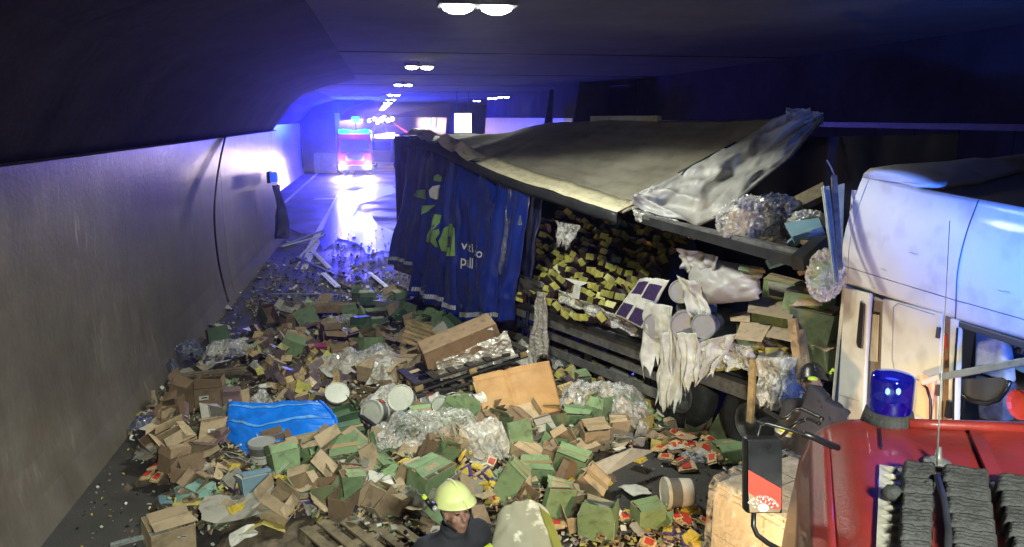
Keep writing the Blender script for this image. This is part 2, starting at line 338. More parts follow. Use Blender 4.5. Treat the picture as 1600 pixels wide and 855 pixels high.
# --- twin ceiling lamps
LG = emit('lamp_glass', (1., .97, .88), 60.)
def twin_lamp(loc, label, grp, light=0., s=1., e=None):
    t = thing('ceiling_lamp', label, 'lamp', loc, 0, grp)
    b = MB(); b.box((0, 0, .045), (.66*s, .30*s, .07), 'gmetal'); b.tube([(0, 0, .08), (0, 0, .12)], .03, 'dmetal'); b.build('housing', t)
    for sx in (-1, 1):
        b = MB(); M = Matrix.Translation((sx*.165*s, 0, 0)); b.lathe([(.0, -.05*s), (.07*s, -.045*s), (.125*s, -.02*s), (.135*s, .01)], e or LG, 16, M=M); b.build('lens', t, True)
    if light:
        l = lamp('lamp_light', 'SPOT', (0, 0, -.08), light, WARM, t, spot_size=R(143), spot_blend=.10, shadow_soft_size=.32)
    return t
on = ['nearest', 'second', 'third', 'fourth', 'fifth', 'sixth', 'seventh', 'eighth', 'ninth', 'tenth']
twin_lamp((1.0, -1.6, 5.38), 'added unseen twin lamp behind the viewpoint, boosted to light the spill', 'twin lamps in a row along the ceiling', LAMP_E*4.5)  # out of view, added as the boosted key light on the spill
for i, (yl, en) in enumerate(((8.5, 1.0), (18.6, .8), (28.8, .6), (42, .6), (54, 0), (66, 0), (80, 0), (95, 0), (112, 0), (130, 0))):
    q = [az(745, 10, 5.4), az(655, 104, 5.4), az(630, 132, 5.4), az(615, 148, 5.4)]
    x = q[i].x if i < 4 else .75-.1*(i-4)
    twin_lamp((x, yl, 5.38), f'bright white twin lamp, {on[i]} from the viewpoint in the ceiling row', 'twin lamps in a row along the ceiling', LAMP_E*en, 1.3 if i == 0 else 1.1)
LS = emit('small_lamp_glass', (.85, .9, 1.), 30.)
for (u, v, lb, s) in ((482, 160, 'small twin lamp over the left lay-by, nearer of the two', .9), (522, 168, 'small twin lamp over the left lay-by, farther of the two', .9), (745, 158, 'small twin lamp over the right bays, leftmost of three', .7), (769, 154, 'small dim twin lamp over the right bays, middle of three', .8), (787, 152, 'small twin lamp over the right bays, rightmost of three', .9)):
    p = az(u, v, 5.3); twin_lamp(p, lb, 'small lamps over the bays', 0, s*1.2, LS)

# --- lit sign, far light sources
SG = emit('sign_face', (.86, .97, 1.), 4.5)
c = ay(723.5, 192.5, 38.); t = thing('lit_sign', 'bright white rectangular lit panel hanging above the far end of the trailer', 'sign', (c.x, c.y, c.z))
hw = .42; hh = .48
b = MB(); b.box((0, .08, 0), (hw*2+.06, .14, hh*2+.06), 'gmetal'); b.build('housing', t)
b = MB(); b.box((0, 0, 0), (hw*2, .02, hh*2), SG); b.build('lit_face', t)
b = MB()
for dx in (.12, .24): b.box((dx, -.014, .08), (.05, .006, .26), mat('sign_mark', (.5, .5, .38), .5)); b.box((dx+.02, -.014, .24), (.05, .006, .04), mat('sign_mark', (.5, .5, .38), .5))
b.build('marking', t)
b = MB(); b.beam((-.3, .08, hh), (-.3, .08, 5.48-c.z), .03, .03, 'dmetal'); b.beam((.3, .08, hh), (.3, .08, 5.48-c.z), .03, .03, 'dmetal'); b.build('hanger', t)
c = ay(652, 192, 95.); t = thing('exit_sign', 'small pale green lit sign on the far right wall', 'sign', (6.2, c.y, c.z)); k = 6.2
b = MB(); b.box((-.1, 0, 0), (.25, 1.0, 1.1), emit('exit_green', (.35, 1., .75), 3.)); b.build('lit_face', t); b = MB(); b.box((.06, 0, 0), (.06, 1.1, 1.2), 'gmetal'); b.build('housing', t)
RL = emit('red_marker', (1., .08, .2), 10.)
for i in range(16):
    p = ay(645-i*2.0, 213.5-i*1.35, 75.); 
    b = MB(); b.lathe([(0, .12), (.1, .08), (.13, 0), (.1, -.08), (0, -.12)], RL, 8); o = b.build('red_marker_light', loc=(7.0*.86, 0, 0)); 
    # stands on the kerb of the right wall
    d = 5.8/max(1e-3, (645-i*2.0-595)/1175.7); o.location = (5.8, d, max(.3, HC+ (183-(213.5-i*1.35))/1175.7*d))
    tag(o, 'small red marker light in the row low on the far right wall', 'marker light', 'red marker lights along the far wall')
FL = emit('far_headlamp', (1., .66, .60), 320.)
for i, (u, v, r, yy_) in enumerate(((596, 187, .42, 150), (585, 186, .26, 140), (606, 188, .3, 130), (613, 186, .26, 120), (577, 189, .2, 120), (600, 182, .18, 160), (590, 192, .16, 110))):
    p = ay(u, v, yy_); t = thing('far_headlamp', f'glaring {"pinkish" if i%2 else "warm white"} far light, {on[i]} brightest at the end of the tunnel', 'light', p, 0, 'far lights at the end of the tunnel')
    b = MB(); b.lathe([(0, -r*.4), (r*.7, -r*.3), (r, 0), (r*.7, r*.2), (0, r*.3)], FL, 12, M=Matrix.Rotation(R(90), 4, 'X')); b.build('lens', t, True)
    b = MB(); b.box((0, .4, 0), (r*2.6, .5, r*2.4), 'dmetal'); b.build('housing', t)
b = MB(); p = az(514, 268, 0); b.box((0, 0, .75), (1.7, .9, 1.5), 'concrete'); o = bevel(b.build('concrete_block', loc=(-4.3, 58.9, 0)), .05); tag(o, 'pale concrete crash block at the far end of the left lay-by', 'block')

# --- hose hanging on the left wall, torn cover and blue lamp at the wall end
def hose(name, pts, r, m, label, cat, grp=None, n=8, sub=6):
    P = []
    for i in range(len(pts)-1):
        for k in range(sub): P.append(cat_rom([Vector(q) for q in pts], i, k/sub))
    P.append(Vector(pts[-1])); b = MB(); b.tube(P, r, m, n); return tag(b.build(name, smooth=True), label, cat, grp)
def cat_rom(P, i, t):
    a = P[max(i-1, 0)]; b = P[i]; c = P[i+1]; d = P[min(i+2, len(P)-1)]
    return .5*((2*b)+(c-a)*t+(2*a-5*b+4*c-d)*t*t+(3*b-a-3*c+d)*t**3)
hose('wall_cable', [ax(352, 214, -3.58), ax(343, 255, -3.56), ax(337, 300, -3.54), ax(335, 345, -3.53), ax(340, 400, -3.52), ax(348, 440, -3.5), ax(357, 472, -3.4)], .022, 'black', 'dark cable hanging down the pale left wall', 'cable')
t = thing('wall_lamp', 'blue lit warning lamp mounted at the end of the pale left wall', 'lamp', ax(426, 277, -3.42)); 
b = MB(); b.box((0, 0, 0), (.26, .4, .28), emit('blue_glow', (.02, .08, 1.), 1.2)); b.build('lens', t); b = MB(); b.box((-.1, 0, 0), (.1, .46, .34), 'dmetal'); b.beam((.135, -.15, -.1), (.135, .15, .1), .01, .04, 'dmetal'); b.build('housing', t)
P0 = ax(430, 286, -3.45); 
def tornf(s, t_):
    wdt = .95*(sin(pi*min(1, .12+t_*.88))**.7); z = P0.z-.05-t_*1.75; yv = P0.y-.2+ (s-.35)*wdt*1.1+fbm((s*3, t_*4, 1), 3)*.10
    return Vector((-3.5+.25*s+.14*sin(5*s+3*t_), yv, z))
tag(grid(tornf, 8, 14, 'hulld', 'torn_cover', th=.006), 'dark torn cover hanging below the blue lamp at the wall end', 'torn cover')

# ================================================================== HAZE-LIT FAR VEHICLES
CY = emit('cyan_beacon', (.0, .42, 1.), 110.); HL = emit('headlamp_glow', (1., .86, .92), 420.)
def far_engine(loc, rz, label, main=True):
    t = thing('fire_engine', label, 'fire engine', loc, R(rz))
    b = MB(); pr = [(-1.22, .35), (-1.25, 1.5), (-1.2, 2.85), (-1.05, 3.0), (1.05, 3.0), (1.2, 2.85), (1.25, 1.5), (1.22, .35)]
    k = len(pr); vs = [(x, -0.0+.10*(z > 1.6)*(z-1.6), z) for x, z in pr]+[(x, 1.9, z) for x, z in pr]
    b.poly(vs, [tuple(range(k)), tuple(range(2*k-1, k-1, -1))]+[(i, k+i, k+(i+1) % k, (i+1) % k) for i in range(k)], 'redf'); bevel(b.build('cab', t), .06)
    b = MB(); b.slab([(-1.08, .02, 1.62), (1.08, .02, 1.62), (1.0, .10, 2.6), (-1.0, .10, 2.6)], .05, 'glass', (0, -1, 0)); b.build('windscreen', t)
    b = MB(); b.box((0, 5, 1.95), (2.45, 6, 2.3), 'redf'); bevel(b.build('body', t), .05)
    b = MB(); b.box((0, -.03, 1.25), (1.3, .06, .36), 'silver'); 
    for q in range(4): b.box((0, -.07, 1.12+q*.09), (1.2, .02, .03), 'black')
    b.build('grille', t)
    b = MB(); b.box((0, -.1, .55), (2.45, .28, .38), 'silver'); bevel(b.build('bumper', t), .03)
    for sx in (-1, 1):
        b = MB(); b.lathe([(0, -.03), (.15, -.02), (.19, .03)], HL, 14, M=Matrix.Translation((sx*.93, -.26, .72))@Matrix.Rotation(R(90), 4, 'X')); b.build('headlight', t)
        b = MB(); b.box((sx*1.42, -.1, 2.2), (.14, .1, .5), 'black'); b.beam((sx*1.2, .1, 2.45), (sx*1.42, -.1, 2.45), .04, .04, 'black'); b.build('mirror', t)
        for yy in (1.1, 6.2):
            b = MB(); b.lathe([(.2, -.13), (.33, -.15), (.5, -.13), (.5, .13), (.33, .15)], 'rubber', 16, M=Matrix.Translation((sx*1.1, yy, .5))@Matrix.Rotation(R(90), 4, 'Y')); b.build('wheel', t)
    b = MB(); b.box((0, .55, 3.04), (2.1, .4, .1), 'dmetal'); b.build('light_bar_base', t)
    for sx in (-.72, .72):
        b = MB(); b.box((sx, .5, 3.17), (.7, .36, .22), CY); b.build('beacon', t)
    b = MB(); b.box((0, .5, 3.15), (.7, .36, .14), CY); b.build('beacon', t)
    b = MB(); b.tube([(.1, 1.6, 3.0), (.1, 1.6, 3.9)], .04, 'dmetal'); b.build('mast', t); b = MB(); b.box((.1, 1.6, 4.0), (.5, .4, .34), CY); b.build('mast_beacon', t)
    return t
fe = far_engine((-1.98, 56, 0), 0, 'red fire engine facing the viewpoint with headlights and cyan blue beacons on')
for sx in (-.93, .93):
    l = lamp('headlight_beam', 'SPOT', (sx, -.42, .78), 2000, (1., .78, .84), fe, spot_size=R(58), spot_blend=.9, shadow_soft_size=.15); aim(l, (0, -1, -.05))
lamp('beacon_light', 'POINT', (0, -.1, 3.6), 24000, (.014, .008, 1.), fe, shadow_soft_size=.5)
# second vehicle, seen from its side quarter
t = thing('rescue_truck', 'red rescue truck standing askew behind the fire engine on the right', 'fire engine', (.55, 63, 0), R(-28))
b = MB(); b.box((0, 2.6, 1.75), (2.35, 5.6, 2.2), 'redf'); bevel(b.build('body', t), .08)
b = MB(); b.box((0, -.9, 1.55), (2.3, 1.7, 2.0), 'redf'); bevel(b.build('cab', t), .15)
b = MB(); b.slab([(-1.0, -1.77, 1.55), (1.0, -1.77, 1.55), (.95, -1.77, 2.3), (-.95, -1.77, 2.3)], .03, 'glass', (0, -1, 0)); b.build('windscreen', t)
b = MB(); b.box((-1.17, -.8, 1.95), (.03, .9, .6), 'glass'); b.build('side_window', t)
b = MB(); b.box((0, 2.6, 1.2), (2.4, 5.5, .22), 'bwhite'); b.build('stripe', t)
for z in (2.2,): 
    b = MB(); b.box((-1.2, 1.6, z), (.03, 1.6, .9), 'silver'); b.build('shutter', t); b = MB(); b.box((-1.2, 3.9, z), (.03, 1.6, .9), 'silver'); b.build('shutter', t)
b = MB(); b.box((0, -.6, 2.68), (1.6, .3, .18), emit('white_blue_beacon', (.5, .7, 1.), 120.)); b.build('beacon', t)
for sx in (-1, 1):
    for yy in (-.7, 3.6):
        b = MB(); b.lathe([(.18, -.13), (.45, -.13), (.45, .13), (.18, .14)], 'rubber', 16, M=Matrix.Translation((sx*1.1, yy, .45))@Matrix.Rotation(R(90), 4, 'Y')); b.build('wheel', t)
b = MB(); b.lathe([(0, -.03), (.13, 0)], HL, 12, M=Matrix.Translation((-.8, -1.8, .9))@Matrix.Rotation(R(90), 4, 'X')); b.build('headlight', t)
lamp('beacon_light', 'POINT', (0, -1, 3.3), 700, (.1, .1, 1.), t, shadow_soft_size=.4)

# --- wet patches in the glare
PZ = [.006]
def puddle(pts, label):
    PZ[0] += .004
    P = [az(u, v, .006) for u, v in pts]; c = sum(P, Vector())/len(P); q = []
    for i in range(len(P)):
        a = P[i]; d = P[(i+1) % len(P)]
        for k in range(6):
            p = a.lerp(d, k/6); n_ = fbm((p.x*2, p.y*1.2, 3), 3)*.16; q.append(p+(p-c).normalized()*n_)
    b = MB(); k = len(q)
    rs = (0, .5, 1); b.poly([(c.x, c.y, PZ[0])]+[(p.x, p.y, PZ[0]) for p in q], [(0, i+1, (i+1) % k+1) for i in range(k)], 'wet'); o = b.build('water_puddle'); kind(o, 'structure'); return o
puddle([(498, 372), (530, 300), (590, 296), (560, 322), (530, 372), (505, 392)], '')
puddle([(560, 330), (578, 335), (590, 352), (620, 362), (640, 380), (645, 402), (600, 392), (575, 398), (560, 380), (525, 372)], '')
puddle([(560, 296), (612, 290), (622, 300), (585, 312), (555, 322)], '')

# ================================================================== TRAILER
TA = Vector((.3, 16.2, 0)); TB = Vector((4.3, 7.7, 0)); TD = (TB-TA).normalized(); TW = Vector((.905, .426, 0)); TN = -TW
def apl(u, v, off=0.): # on the trailer's side plane, off metres outwards (towards the viewer)
    d = ray(u, v); P = TA+TN*off; return CAM + d*((P-CAM).dot(TN)/d.dot(TN))
tr = thing('wrecked_trailer', 'wrecked curtain-side trailer with sagging roof and blue side curtain, slewed across the road', 'trailer', (0, 0, 0))
def TP(s, w_, z): return TA+TD*s+TW*w_+Vector((0, 0, z))
TM = Matrix((TD, TW, Vector((0, 0, 1)))).transposed()
b = MB(); b.box(TP(4.9, 1.28, 1.03), (10.3, 2.5, .16), 'dmetal', TM); b.build('load_floor', tr)
b = MB(); b.box(TP(4.9, .0, .98), (10.3, .06, .26), 'gmetal', TM); b.box(TP(4.9, -.05, 1.08), (10.3, .05, .06), 'dmetal', TM); b.build('side_rail', tr)
for w_ in (.75, 1.75):
    b = MB(); b.box(TP(4.9, w_, .78), (10.3, .14, .32), 'dmetal', TM); b.build('chassis_beam', tr)
for z in (.42, .68):
    b = MB(); b.box(TP(5.2, .06, z), (6.2, .04, .13), 'gmetal', TM); b.build('underrun_rail', tr)
for s in (2.4, 4.2, 6.2, 8.0):
    b = MB(); b.box(TP(s, .14, .65), (.08, .08, .6), 'dmetal', TM); b.build('underrun_post', tr)
for s in (3.2, 6.4):
    b = MB(); b.box(TP(s, .9, .45), (.14, .14, .9), 'dmetal', TM); b.box(TP(s, .9, .03), (.3, .3, .05), 'dmetal', TM); b.build('landing_leg', tr)
for s in (.2, 4.1): # roof posts
    b = MB(); b.beam(TP(s, .1, 1.1), TP(s, .1, 3.55 if s < 1 else 3.15), .12, .1, 'dmetal', TD); b.build('roof_post', tr)
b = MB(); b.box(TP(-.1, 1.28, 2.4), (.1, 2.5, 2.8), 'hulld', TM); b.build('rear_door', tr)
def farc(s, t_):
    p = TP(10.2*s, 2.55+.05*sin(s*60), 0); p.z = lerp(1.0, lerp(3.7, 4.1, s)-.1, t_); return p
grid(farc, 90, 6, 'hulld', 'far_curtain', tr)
def wheel(c, r, wd, axis, parent, hub='gmetal', name='wheel'):
    M = Matrix.Translation(c)@Vector(axis).to_track_quat('Z', 'X').to_matrix().to_4x4()
    b = MB(); b.lathe([(r*.56, -wd/2), (r*.8, -wd/2-.01), (r*.95, -wd/2+.02), (r, -wd/2+.06), (r, wd/2-.06), (r*.95, wd/2-.02), (r*.8, wd/2+.01), (r*.56, wd/2)], 'rubber', 32, M=M); w_ = b.build(name, parent, True)
    b = MB(); b.lathe([(r*.56, -wd/2), (r*.56, wd/2-.01), (r*.52, wd/2), (r*.42, wd/2-.03), (r*.3, wd/2-.08), (r*.17, wd/2-.07), (r*.16, wd/2+.02), (0, wd/2+.03)], hub, 28, M=M); 
    for k in range(8): b.lathe([(.014, wd/2-.08), (.014, wd/2-.03), (0, wd/2-.03)], hub, 6, M=M@Matrix.Translation((r*.24*cos(k*pi/4), r*.24*sin(k*pi/4), 0)))
    b.build('rim', w_, True)
    return w_
for s, w_ in ((8.05, .28), (9.3, .28)): wheel(TP(s, w_, .51), .51, .32, TN, tr)
wheel(TP(8.05, 2.2, .51), .51, .32, TW, tr); wheel(TP(9.3, 2.2, .51), .51, .32, TW, tr)
# roof: ruled between near edge and far edge
NE = [apl(*q, .05) for q in ((645, 214), (665, 219), (690, 225), (712, 236), (735, 248), (760, 259), (790, 272), (830, 287), (870, 299), (905, 310), (940, 321), (972, 331))]
def apf(u, v): d = ray(u, v); P = TA+TW*2.6; return CAM + d*((P-CAM).dot(TN)/d.dot(TN))
FE = [apf(*q) for q in ((748, 212), (775, 209), (805, 204), (835, 197), (860, 192), (895, 189), (940, 187), (1000, 187), (1070, 188), (1140, 188), (1210, 186), (1278, 184))]
def rooff(s, t_):
    p = plerp(NE, s).lerp(plerp(FE, s), t_)
    p.z += .012*sin(t_*60)*(s > .3)-.10*sin(pi*t_)*(s) + .035*fbm((s*5, t_*2, 0), 3) + .02*sin(s*42)*sin(pi*min(1, t_*1.3))*(1 if s < .55 else .35) + (.06*abs(sin(s*26))**3 if s < .42 else 0)*(1-t_)
    p += TN*(.05*fbm((s*9, 2, t_), 2)*(1-t_)); return p
grid(rooff, 72, 26, 'roof', 'roof', tr, th=.03)
# cream edge trim, folded pieces at the rear
def strip(t0, t1, wd, zoff, m, name, up=.0, out=.06, nn=24):
    def f(s, t_): 
        p = rooff(lerp(t0, t1, s), 0); q = plerp(NE, lerp(t0, t1, s)); p = Vector((q.x, q.y, p.z)); 
        return p+TN*(out*(1-t_*1.0))+TW*(wd*t_*.8)+Vector((0, 0, zoff+up*t_ + .008*fbm((s*20, t_, 5), 2)))
    return grid(f, nn, 3, m, name, tr, th=.012)
strip(.42, 1., .36, .01, 'trim', 'edge_trim', .11, .10)
for a, c in ((.0, .10), (.10, .19), (.20, .285), (.30, .385)):
    def f(s, t_, a=a, c=c):
        q = rooff(lerp(a, c, s), 0); return q+TN*(.14-.6*t_*(.6+.4*s))+Vector((0, 0, .05+.13*sin(pi*t_)*(1-.6*s)-.06*s))
    grid(f, 8, 8, 'trim', 'bent_flap', tr, th=.01, smooth=False)
def railf(z0, z1, off, m, name, t0=0., t1=1.):
    def f(s, t_):
        q = plerp(NE, lerp(t0, t1, s)); return Vector((q.x, q.y, q.z+lerp(z0, z1, t_)))+TN*(off+.02*sin(t_*pi))
    return grid(f, 40, 3, m, name, tr, th=.04)
railf(-.01, -.16, .06, 'dmetal', 'roof_rail')
# front edge: crumpled pale roof sheet peeled up
lo = [ad(985, 318, 10.1), ad(1030, 338, 10.0), ad(1088, 352, 9.9), ad(1130, 332, 10.0), ad(1180, 292, 10.3), ad(1235, 247, 10.7), ad(1284, 190, 11.3)]
hi_ = [ad(1000, 302, 10.5), ad(1030, 288, 10.6), ad(1068, 268, 10.8), ad(1110, 245, 11.0), ad(1160, 218, 11.3), ad(1200, 192, 11.5), ad(1240, 172, 11.6)]
def crump(s, t_):
    p = plerp(lo, s).lerp(plerp(hi_, s), t_); k = .17*(.3+sin(pi*t_)); 
    r1 = 1-abs(fbm((s*3.2+t_*2.2, t_*1.3-s*1.5, 4), 2)); r2 = fbm((s*6, t_*3.5, 9), 3)
    return p + Vector((-.35, -.8, .5))*(k*(r1-.6)*1.7+.06*r2)
grid(crump, 90, 40, 'shrink', 'crumpled_roof_sheet', tr, smooth=True, th=.004)
b = MB(); b.tube([ad(1285, 178, 11.2), ad(1282, 190, 11.2), ad(1235, 245, 10.6), ad(1180, 290, 10.2), ad(1128, 335, 9.8), ad(1090, 352, 9.8)], .022, 'gmetal'); b.build('roof_bow', tr, True)
b = MB(); b.tube([ad(1060, 270, 10.7), ad(1110, 243, 11), ad(1150, 222, 11.2)], .012, 'dmetal'); b.build('tension_cord', tr, True)
def tip(s, t_):
    p = ad(lerp(1228, 1286, s), lerp(190, 168, t_)+8*s, 11.3); r_ = fbm((s*4, t_*4, 2), 3); return p+Vector((-.3, -1, .4))*r_*.16
grid(tip, 16, 8, 'shrink', 'torn_tip', tr, smooth=False, th=.004)
b = MB(); b.beam(apf(925, 188)+Vector((0, 0, .02)), apf(1030, 188)+Vector((0, 0, .02)), .10, .12, 'trim'); b.build('roof_rail_far', tr)
# rails lying across the load
b = MB(); b.beam(ad(1010, 343, 10.0), ad(1262, 412, 8.1), .14, .11, 'dmetal'); b.build('fallen_roof_rail', tr)
b = MB(); b.beam(ad(1010, 339, 9.96), ad(1258, 396, 8.15), .10, .05, 'gmetal'); b.build('fallen_roof_rail', tr)
b = MB(); b.beam(ad(1246, 412, 8.0), ad(1312, 355, 8.6), .13, .16, 'dmetal'); b.build('broken_strut', tr)

# curtain panels
def panel(corners, nf, amp, ph, name, m='hull', hem=None, step=None, th=.003, seed=0, calm=None):
    TL, TR_, BL, BR = corners
    def S(s, t_): # t=0 top
        p = TL.lerp(TR_, s).lerp(BL.lerp(BR, s), t_)
        a = amp*(.25+.75*t_)*(sin(s*nf*2*pi+ph+.8*t_+1.6*fbm((s*1.5+seed, t_*.8, 3), 2))+.4*sin(s*nf*4.7*pi+ph*2-1.5*t_))
        if calm: a *= .22+.78*min(1, max(0, (s-calm)/.15))
        w1 = fbm((s*3+seed, t_*1.6, seed), 3)*.07+ (1-abs(fbm((s*1.6-t_*1.3+seed, t_*1.5, seed+7), 2)))**5*.05
        return p+TN*(a+w1)+TD*(.02*fbm((s*3, t_*6, seed), 2))
    grid(S, 64, 48, m, name, tr, th=th)
    S.flat = lambda s, t_: TL.lerp(TR_, s).lerp(BL.lerp(BR, s), t_)
    if hem:
        a, c = hem
        b = MB()
        n_ = 46
        for k in range(n_):
            s0 = lerp(a, c, k/n_)+.001; s1 = lerp(a, c, (k+.86)/n_)
            b.face([S(s0, .93)+TN*.012, S(s1, .93)+TN*.012, S(s1, .96)+TN*.012, S(s0, .96)+TN*.012], 'logow')
        b.build('hem_tape', tr)
    return S
SA = panel([apl(643, 222), apl(705, 242), apl(611, 411, .12), apl(668, 428, .10)], 2.3, .06, 0, 'curtain_panel', hem=(.02, .7), seed=1)
SB = panel([apl(688, 236, .03), apl(728, 253, .03), apl(640, 462, .28), apl(721, 496, .26)], 2.4, .085, 1.2, 'curtain_panel', hem=(.03, .93), seed=2)
SC = panel([apl(718, 249, .05), apl(832, 294, .05), apl(714, 506, .30), apl(798, 502, .26)], 3.2, .09, 2.2, 'curtain_panel', hem=(.04, .86), seed=3, calm=.42)
SD = panel([apl(798, 282, .02), apl(828, 290, .02), apl(786, 430, .16), apl(812, 418, .10)], 2.2, .05, .2, 'clear_curtain_strip', m='filmd', seed=4)
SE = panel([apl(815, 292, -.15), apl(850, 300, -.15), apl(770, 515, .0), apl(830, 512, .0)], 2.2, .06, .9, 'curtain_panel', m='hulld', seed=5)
def decal(S, pts, m, name, off=.02, sub=None):
    b = MB(); b.face([S(s, t_)+TN*off for s, t_ in pts], m); return b.build(name, tr)
def pxmap(S, u, v, s0=.5, t0=.5):
    # find surface parameters whose place shows at the pixel (used once, to set the print on the cloth)
    def pj(P): q = P-CAM; w_ = q.dot(FW); return 800+FPX*q.dot(RT)/w_, 427.5-FPX*q.dot(UP)/w_
    s, t_ = s0, t0
    for _ in range(25):
        F_ = S.flat; a, b_ = pj(F_(s, t_)); e = .02; a1, b1 = pj(F_(s+e, t_)); a2, b2 = pj(F_(s, t_+e))
        j11, j21, j12, j22 = (a1-a)/e, (b1-b_)/e, (a2-a)/e, (b2-b_)/e; D = j11*j22-j12*j21
        if abs(D) < 1: break
        du, dv = u-a, v-b_; s += .6*(j22*du-j12*dv)/D; t_ += .6*(-j21*du+j11*dv)/D; s = min(max(s, 0), 1); t_ = min(max(t_, 0), 1)
    return s, t_
def shape(S, poly, m, name, off=.02):
    # polygon given by pixel corners, tessellated onto the folds
    P = [pxmap(S, u, v) for u, v in poly]; bm = bmesh.new(); vs = [bm.verts.new((s, t_, 0)) for s, t_ in P]; bm.faces.new(vs)
    bmesh.ops.triangulate(bm, faces=bm.faces[:]); bmesh.ops.subdivide_edges(bm, edges=bm.edges[:], cuts=3, use_grid_fill=True); bmesh.ops.triangulate(bm, faces=bm.faces[:])
    for v_ in bm.verts: v_.co = S(v_.co.x, v_.co.y)+TN*off
    me = bpy.data.meshes.new(name); bm.to_mesh(me); bm.free(); me.materials.append(G[m]); o = bpy.data.objects.new(name, me); return link(o, tr)
shape(SA, [(643, 305), (655, 297), (667, 296), (667, 312), (655, 308)], 'logog', 'leaf_emblem', .03)
shape(SB, [(677, 297), (681, 291), (688, 289), (694, 294), (695, 302), (690, 309), (684, 312), (677, 308)], 'logow', 'disc_emblem', .035)
shape(SB, [(684, 275), (688, 272), (692, 278), (689, 284), (683, 282)], 'logog', 'leaf_emblem', .03)
shape(SB, [(667, 320), (684, 320), (676, 327), (668, 335)], 'logog', 'leaf_emblem', .04)
# green brush letters
shape(SB, [(686, 333), (695, 337), (677, 380), (668, 377)], 'logog', 'green_letter', .03)
for q in ([(690, 357), (683, 362), (681, 376), (686, 386), (690, 385), (687, 374), (691, 364)], [(696, 357), (703, 350), (712, 349), (718, 356), (718, 399), (706, 399), (692, 392), (690, 376)],):
    shape(SB, q, 'logog', 'green_letter', .03)
shape(SB, [(704, 370), (711, 368), (713, 384), (703, 386)], 'hull', 'letter_counter', .034)
def text_on(S, body, p0, p1, hpx, m, name='white_letter', lean=0):
    # each letter its own mesh following the folds
    cu = bpy.data.curves.new('t', 'FONT'); x = 0.; W = 0.; L_ = []
    for ch in body:
        if ch == ' ': W += .4; continue
        c_ = bpy.data.curves.new('t', 'FONT'); c_.body = ch; c_.size = 1.; c_.offset = .012; ob = bpy.data.objects.new('t', c_); col.objects.link(ob)
        dg = bpy.context.evaluated_depsgraph_get(); me = bpy.data.meshes.new_from_object(ob.evaluated_get(dg)); bpy.data.objects.remove(ob)
        w_ = max(v_.co.x for v_ in me.vertices)-min(v_.co.x for v_ in me.vertices); mn = min(v_.co.x for v_ in me.vertices)
        L_.append((me, W-mn)); W += w_+.09
    for me, xo in L_:
        bm = bmesh.new(); bm.from_mesh(me); bmesh.ops.triangulate(bm, faces=bm.faces[:]); bmesh.ops.subdivide_edges(bm, edges=bm.edges[:], cuts=2, use_grid_fill=True); bmesh.ops.triangulate(bm, faces=bm.faces[:])
        for v_ in bm.verts:
            fx = (v_.co.x+xo)/W; u = lerp(p0[0], p1[0], fx); vv = lerp(p0[1], p1[1], fx)-v_.co.y*hpx/.75; s, t_ = pxmap(S, u+lean*v_.co.y, vv); v_.co = S(s, t_)+TN*.022
        bm.to_mesh(me); bm.free()
        me.materials.clear(); me.materials.append(G[m]); me.name = name; link(bpy.data.objects.new(name, me), tr)
text_on(SC, 'vizi', (722, 389), (742, 395), 15, 'logow'); text_on(SC, 'so', (744, 399), (758, 403), 15, 'logow'); text_on(SC, 'pall', (722, 414), (741, 420), 17, 'logow')
# ================================================================== WHITE TRACTOR CAB (faces the viewpoint, its side at x = 4.45)
CX = 4.45
ct = thing('white_truck_cab', 'white tractor cab with tall roof fairing standing behind the red fire engine', 'truck', (0, 0, 0))
def cslab(pxs, th, m, name, x=CX, parent=None, bw=.012):
    b = MB(); b.slab([ax(u, v, x) for u, v in pxs], th, m, (-1, 0, 0)); o = b.build(name, parent or ct)
    if bw: bevel(o, bw)
    return o
# roof fairing: side skin leaning in towards its top edge
sb = [(6.56, 2.60), (6.50, 2.59), (6.0, 2.60), (5.5, 2.61), (5.02, 2.62), (4.98, 2.62), (4.3, 2.65), (3.7, 2.62), (3.4, 2.5)]
st_ = [(6.50, 3.66), (6.44, 3.66), (6.0, 3.62), (5.58, 3.59), (5.05, 3.575), (5.01, 3.575), (4.4, 3.55), (3.8, 3.4), (3.5, 3.2)]
def side(s, t_):
    a = plerp([Vector((0, y, z)) for y, z in sb], s); c = plerp([Vector((0, y, z)) for y, z in st_], s); p = a.lerp(c, t_)
    x = CX + .02 + .012*fbm((s*5, t_*2, 1), 2) + .10*t_**4 - .025*sin(pi*min(1, t_*1.15)) 
    e = max(0, 1-s*9); x += .22*e**2 # rear edge curls away
    if s > .88: x += (s-.88)**2*9
    p.x = x; return p
grid(side, 80, 24, 'cabw', 'roof_fairing_side', ct, th=.02)
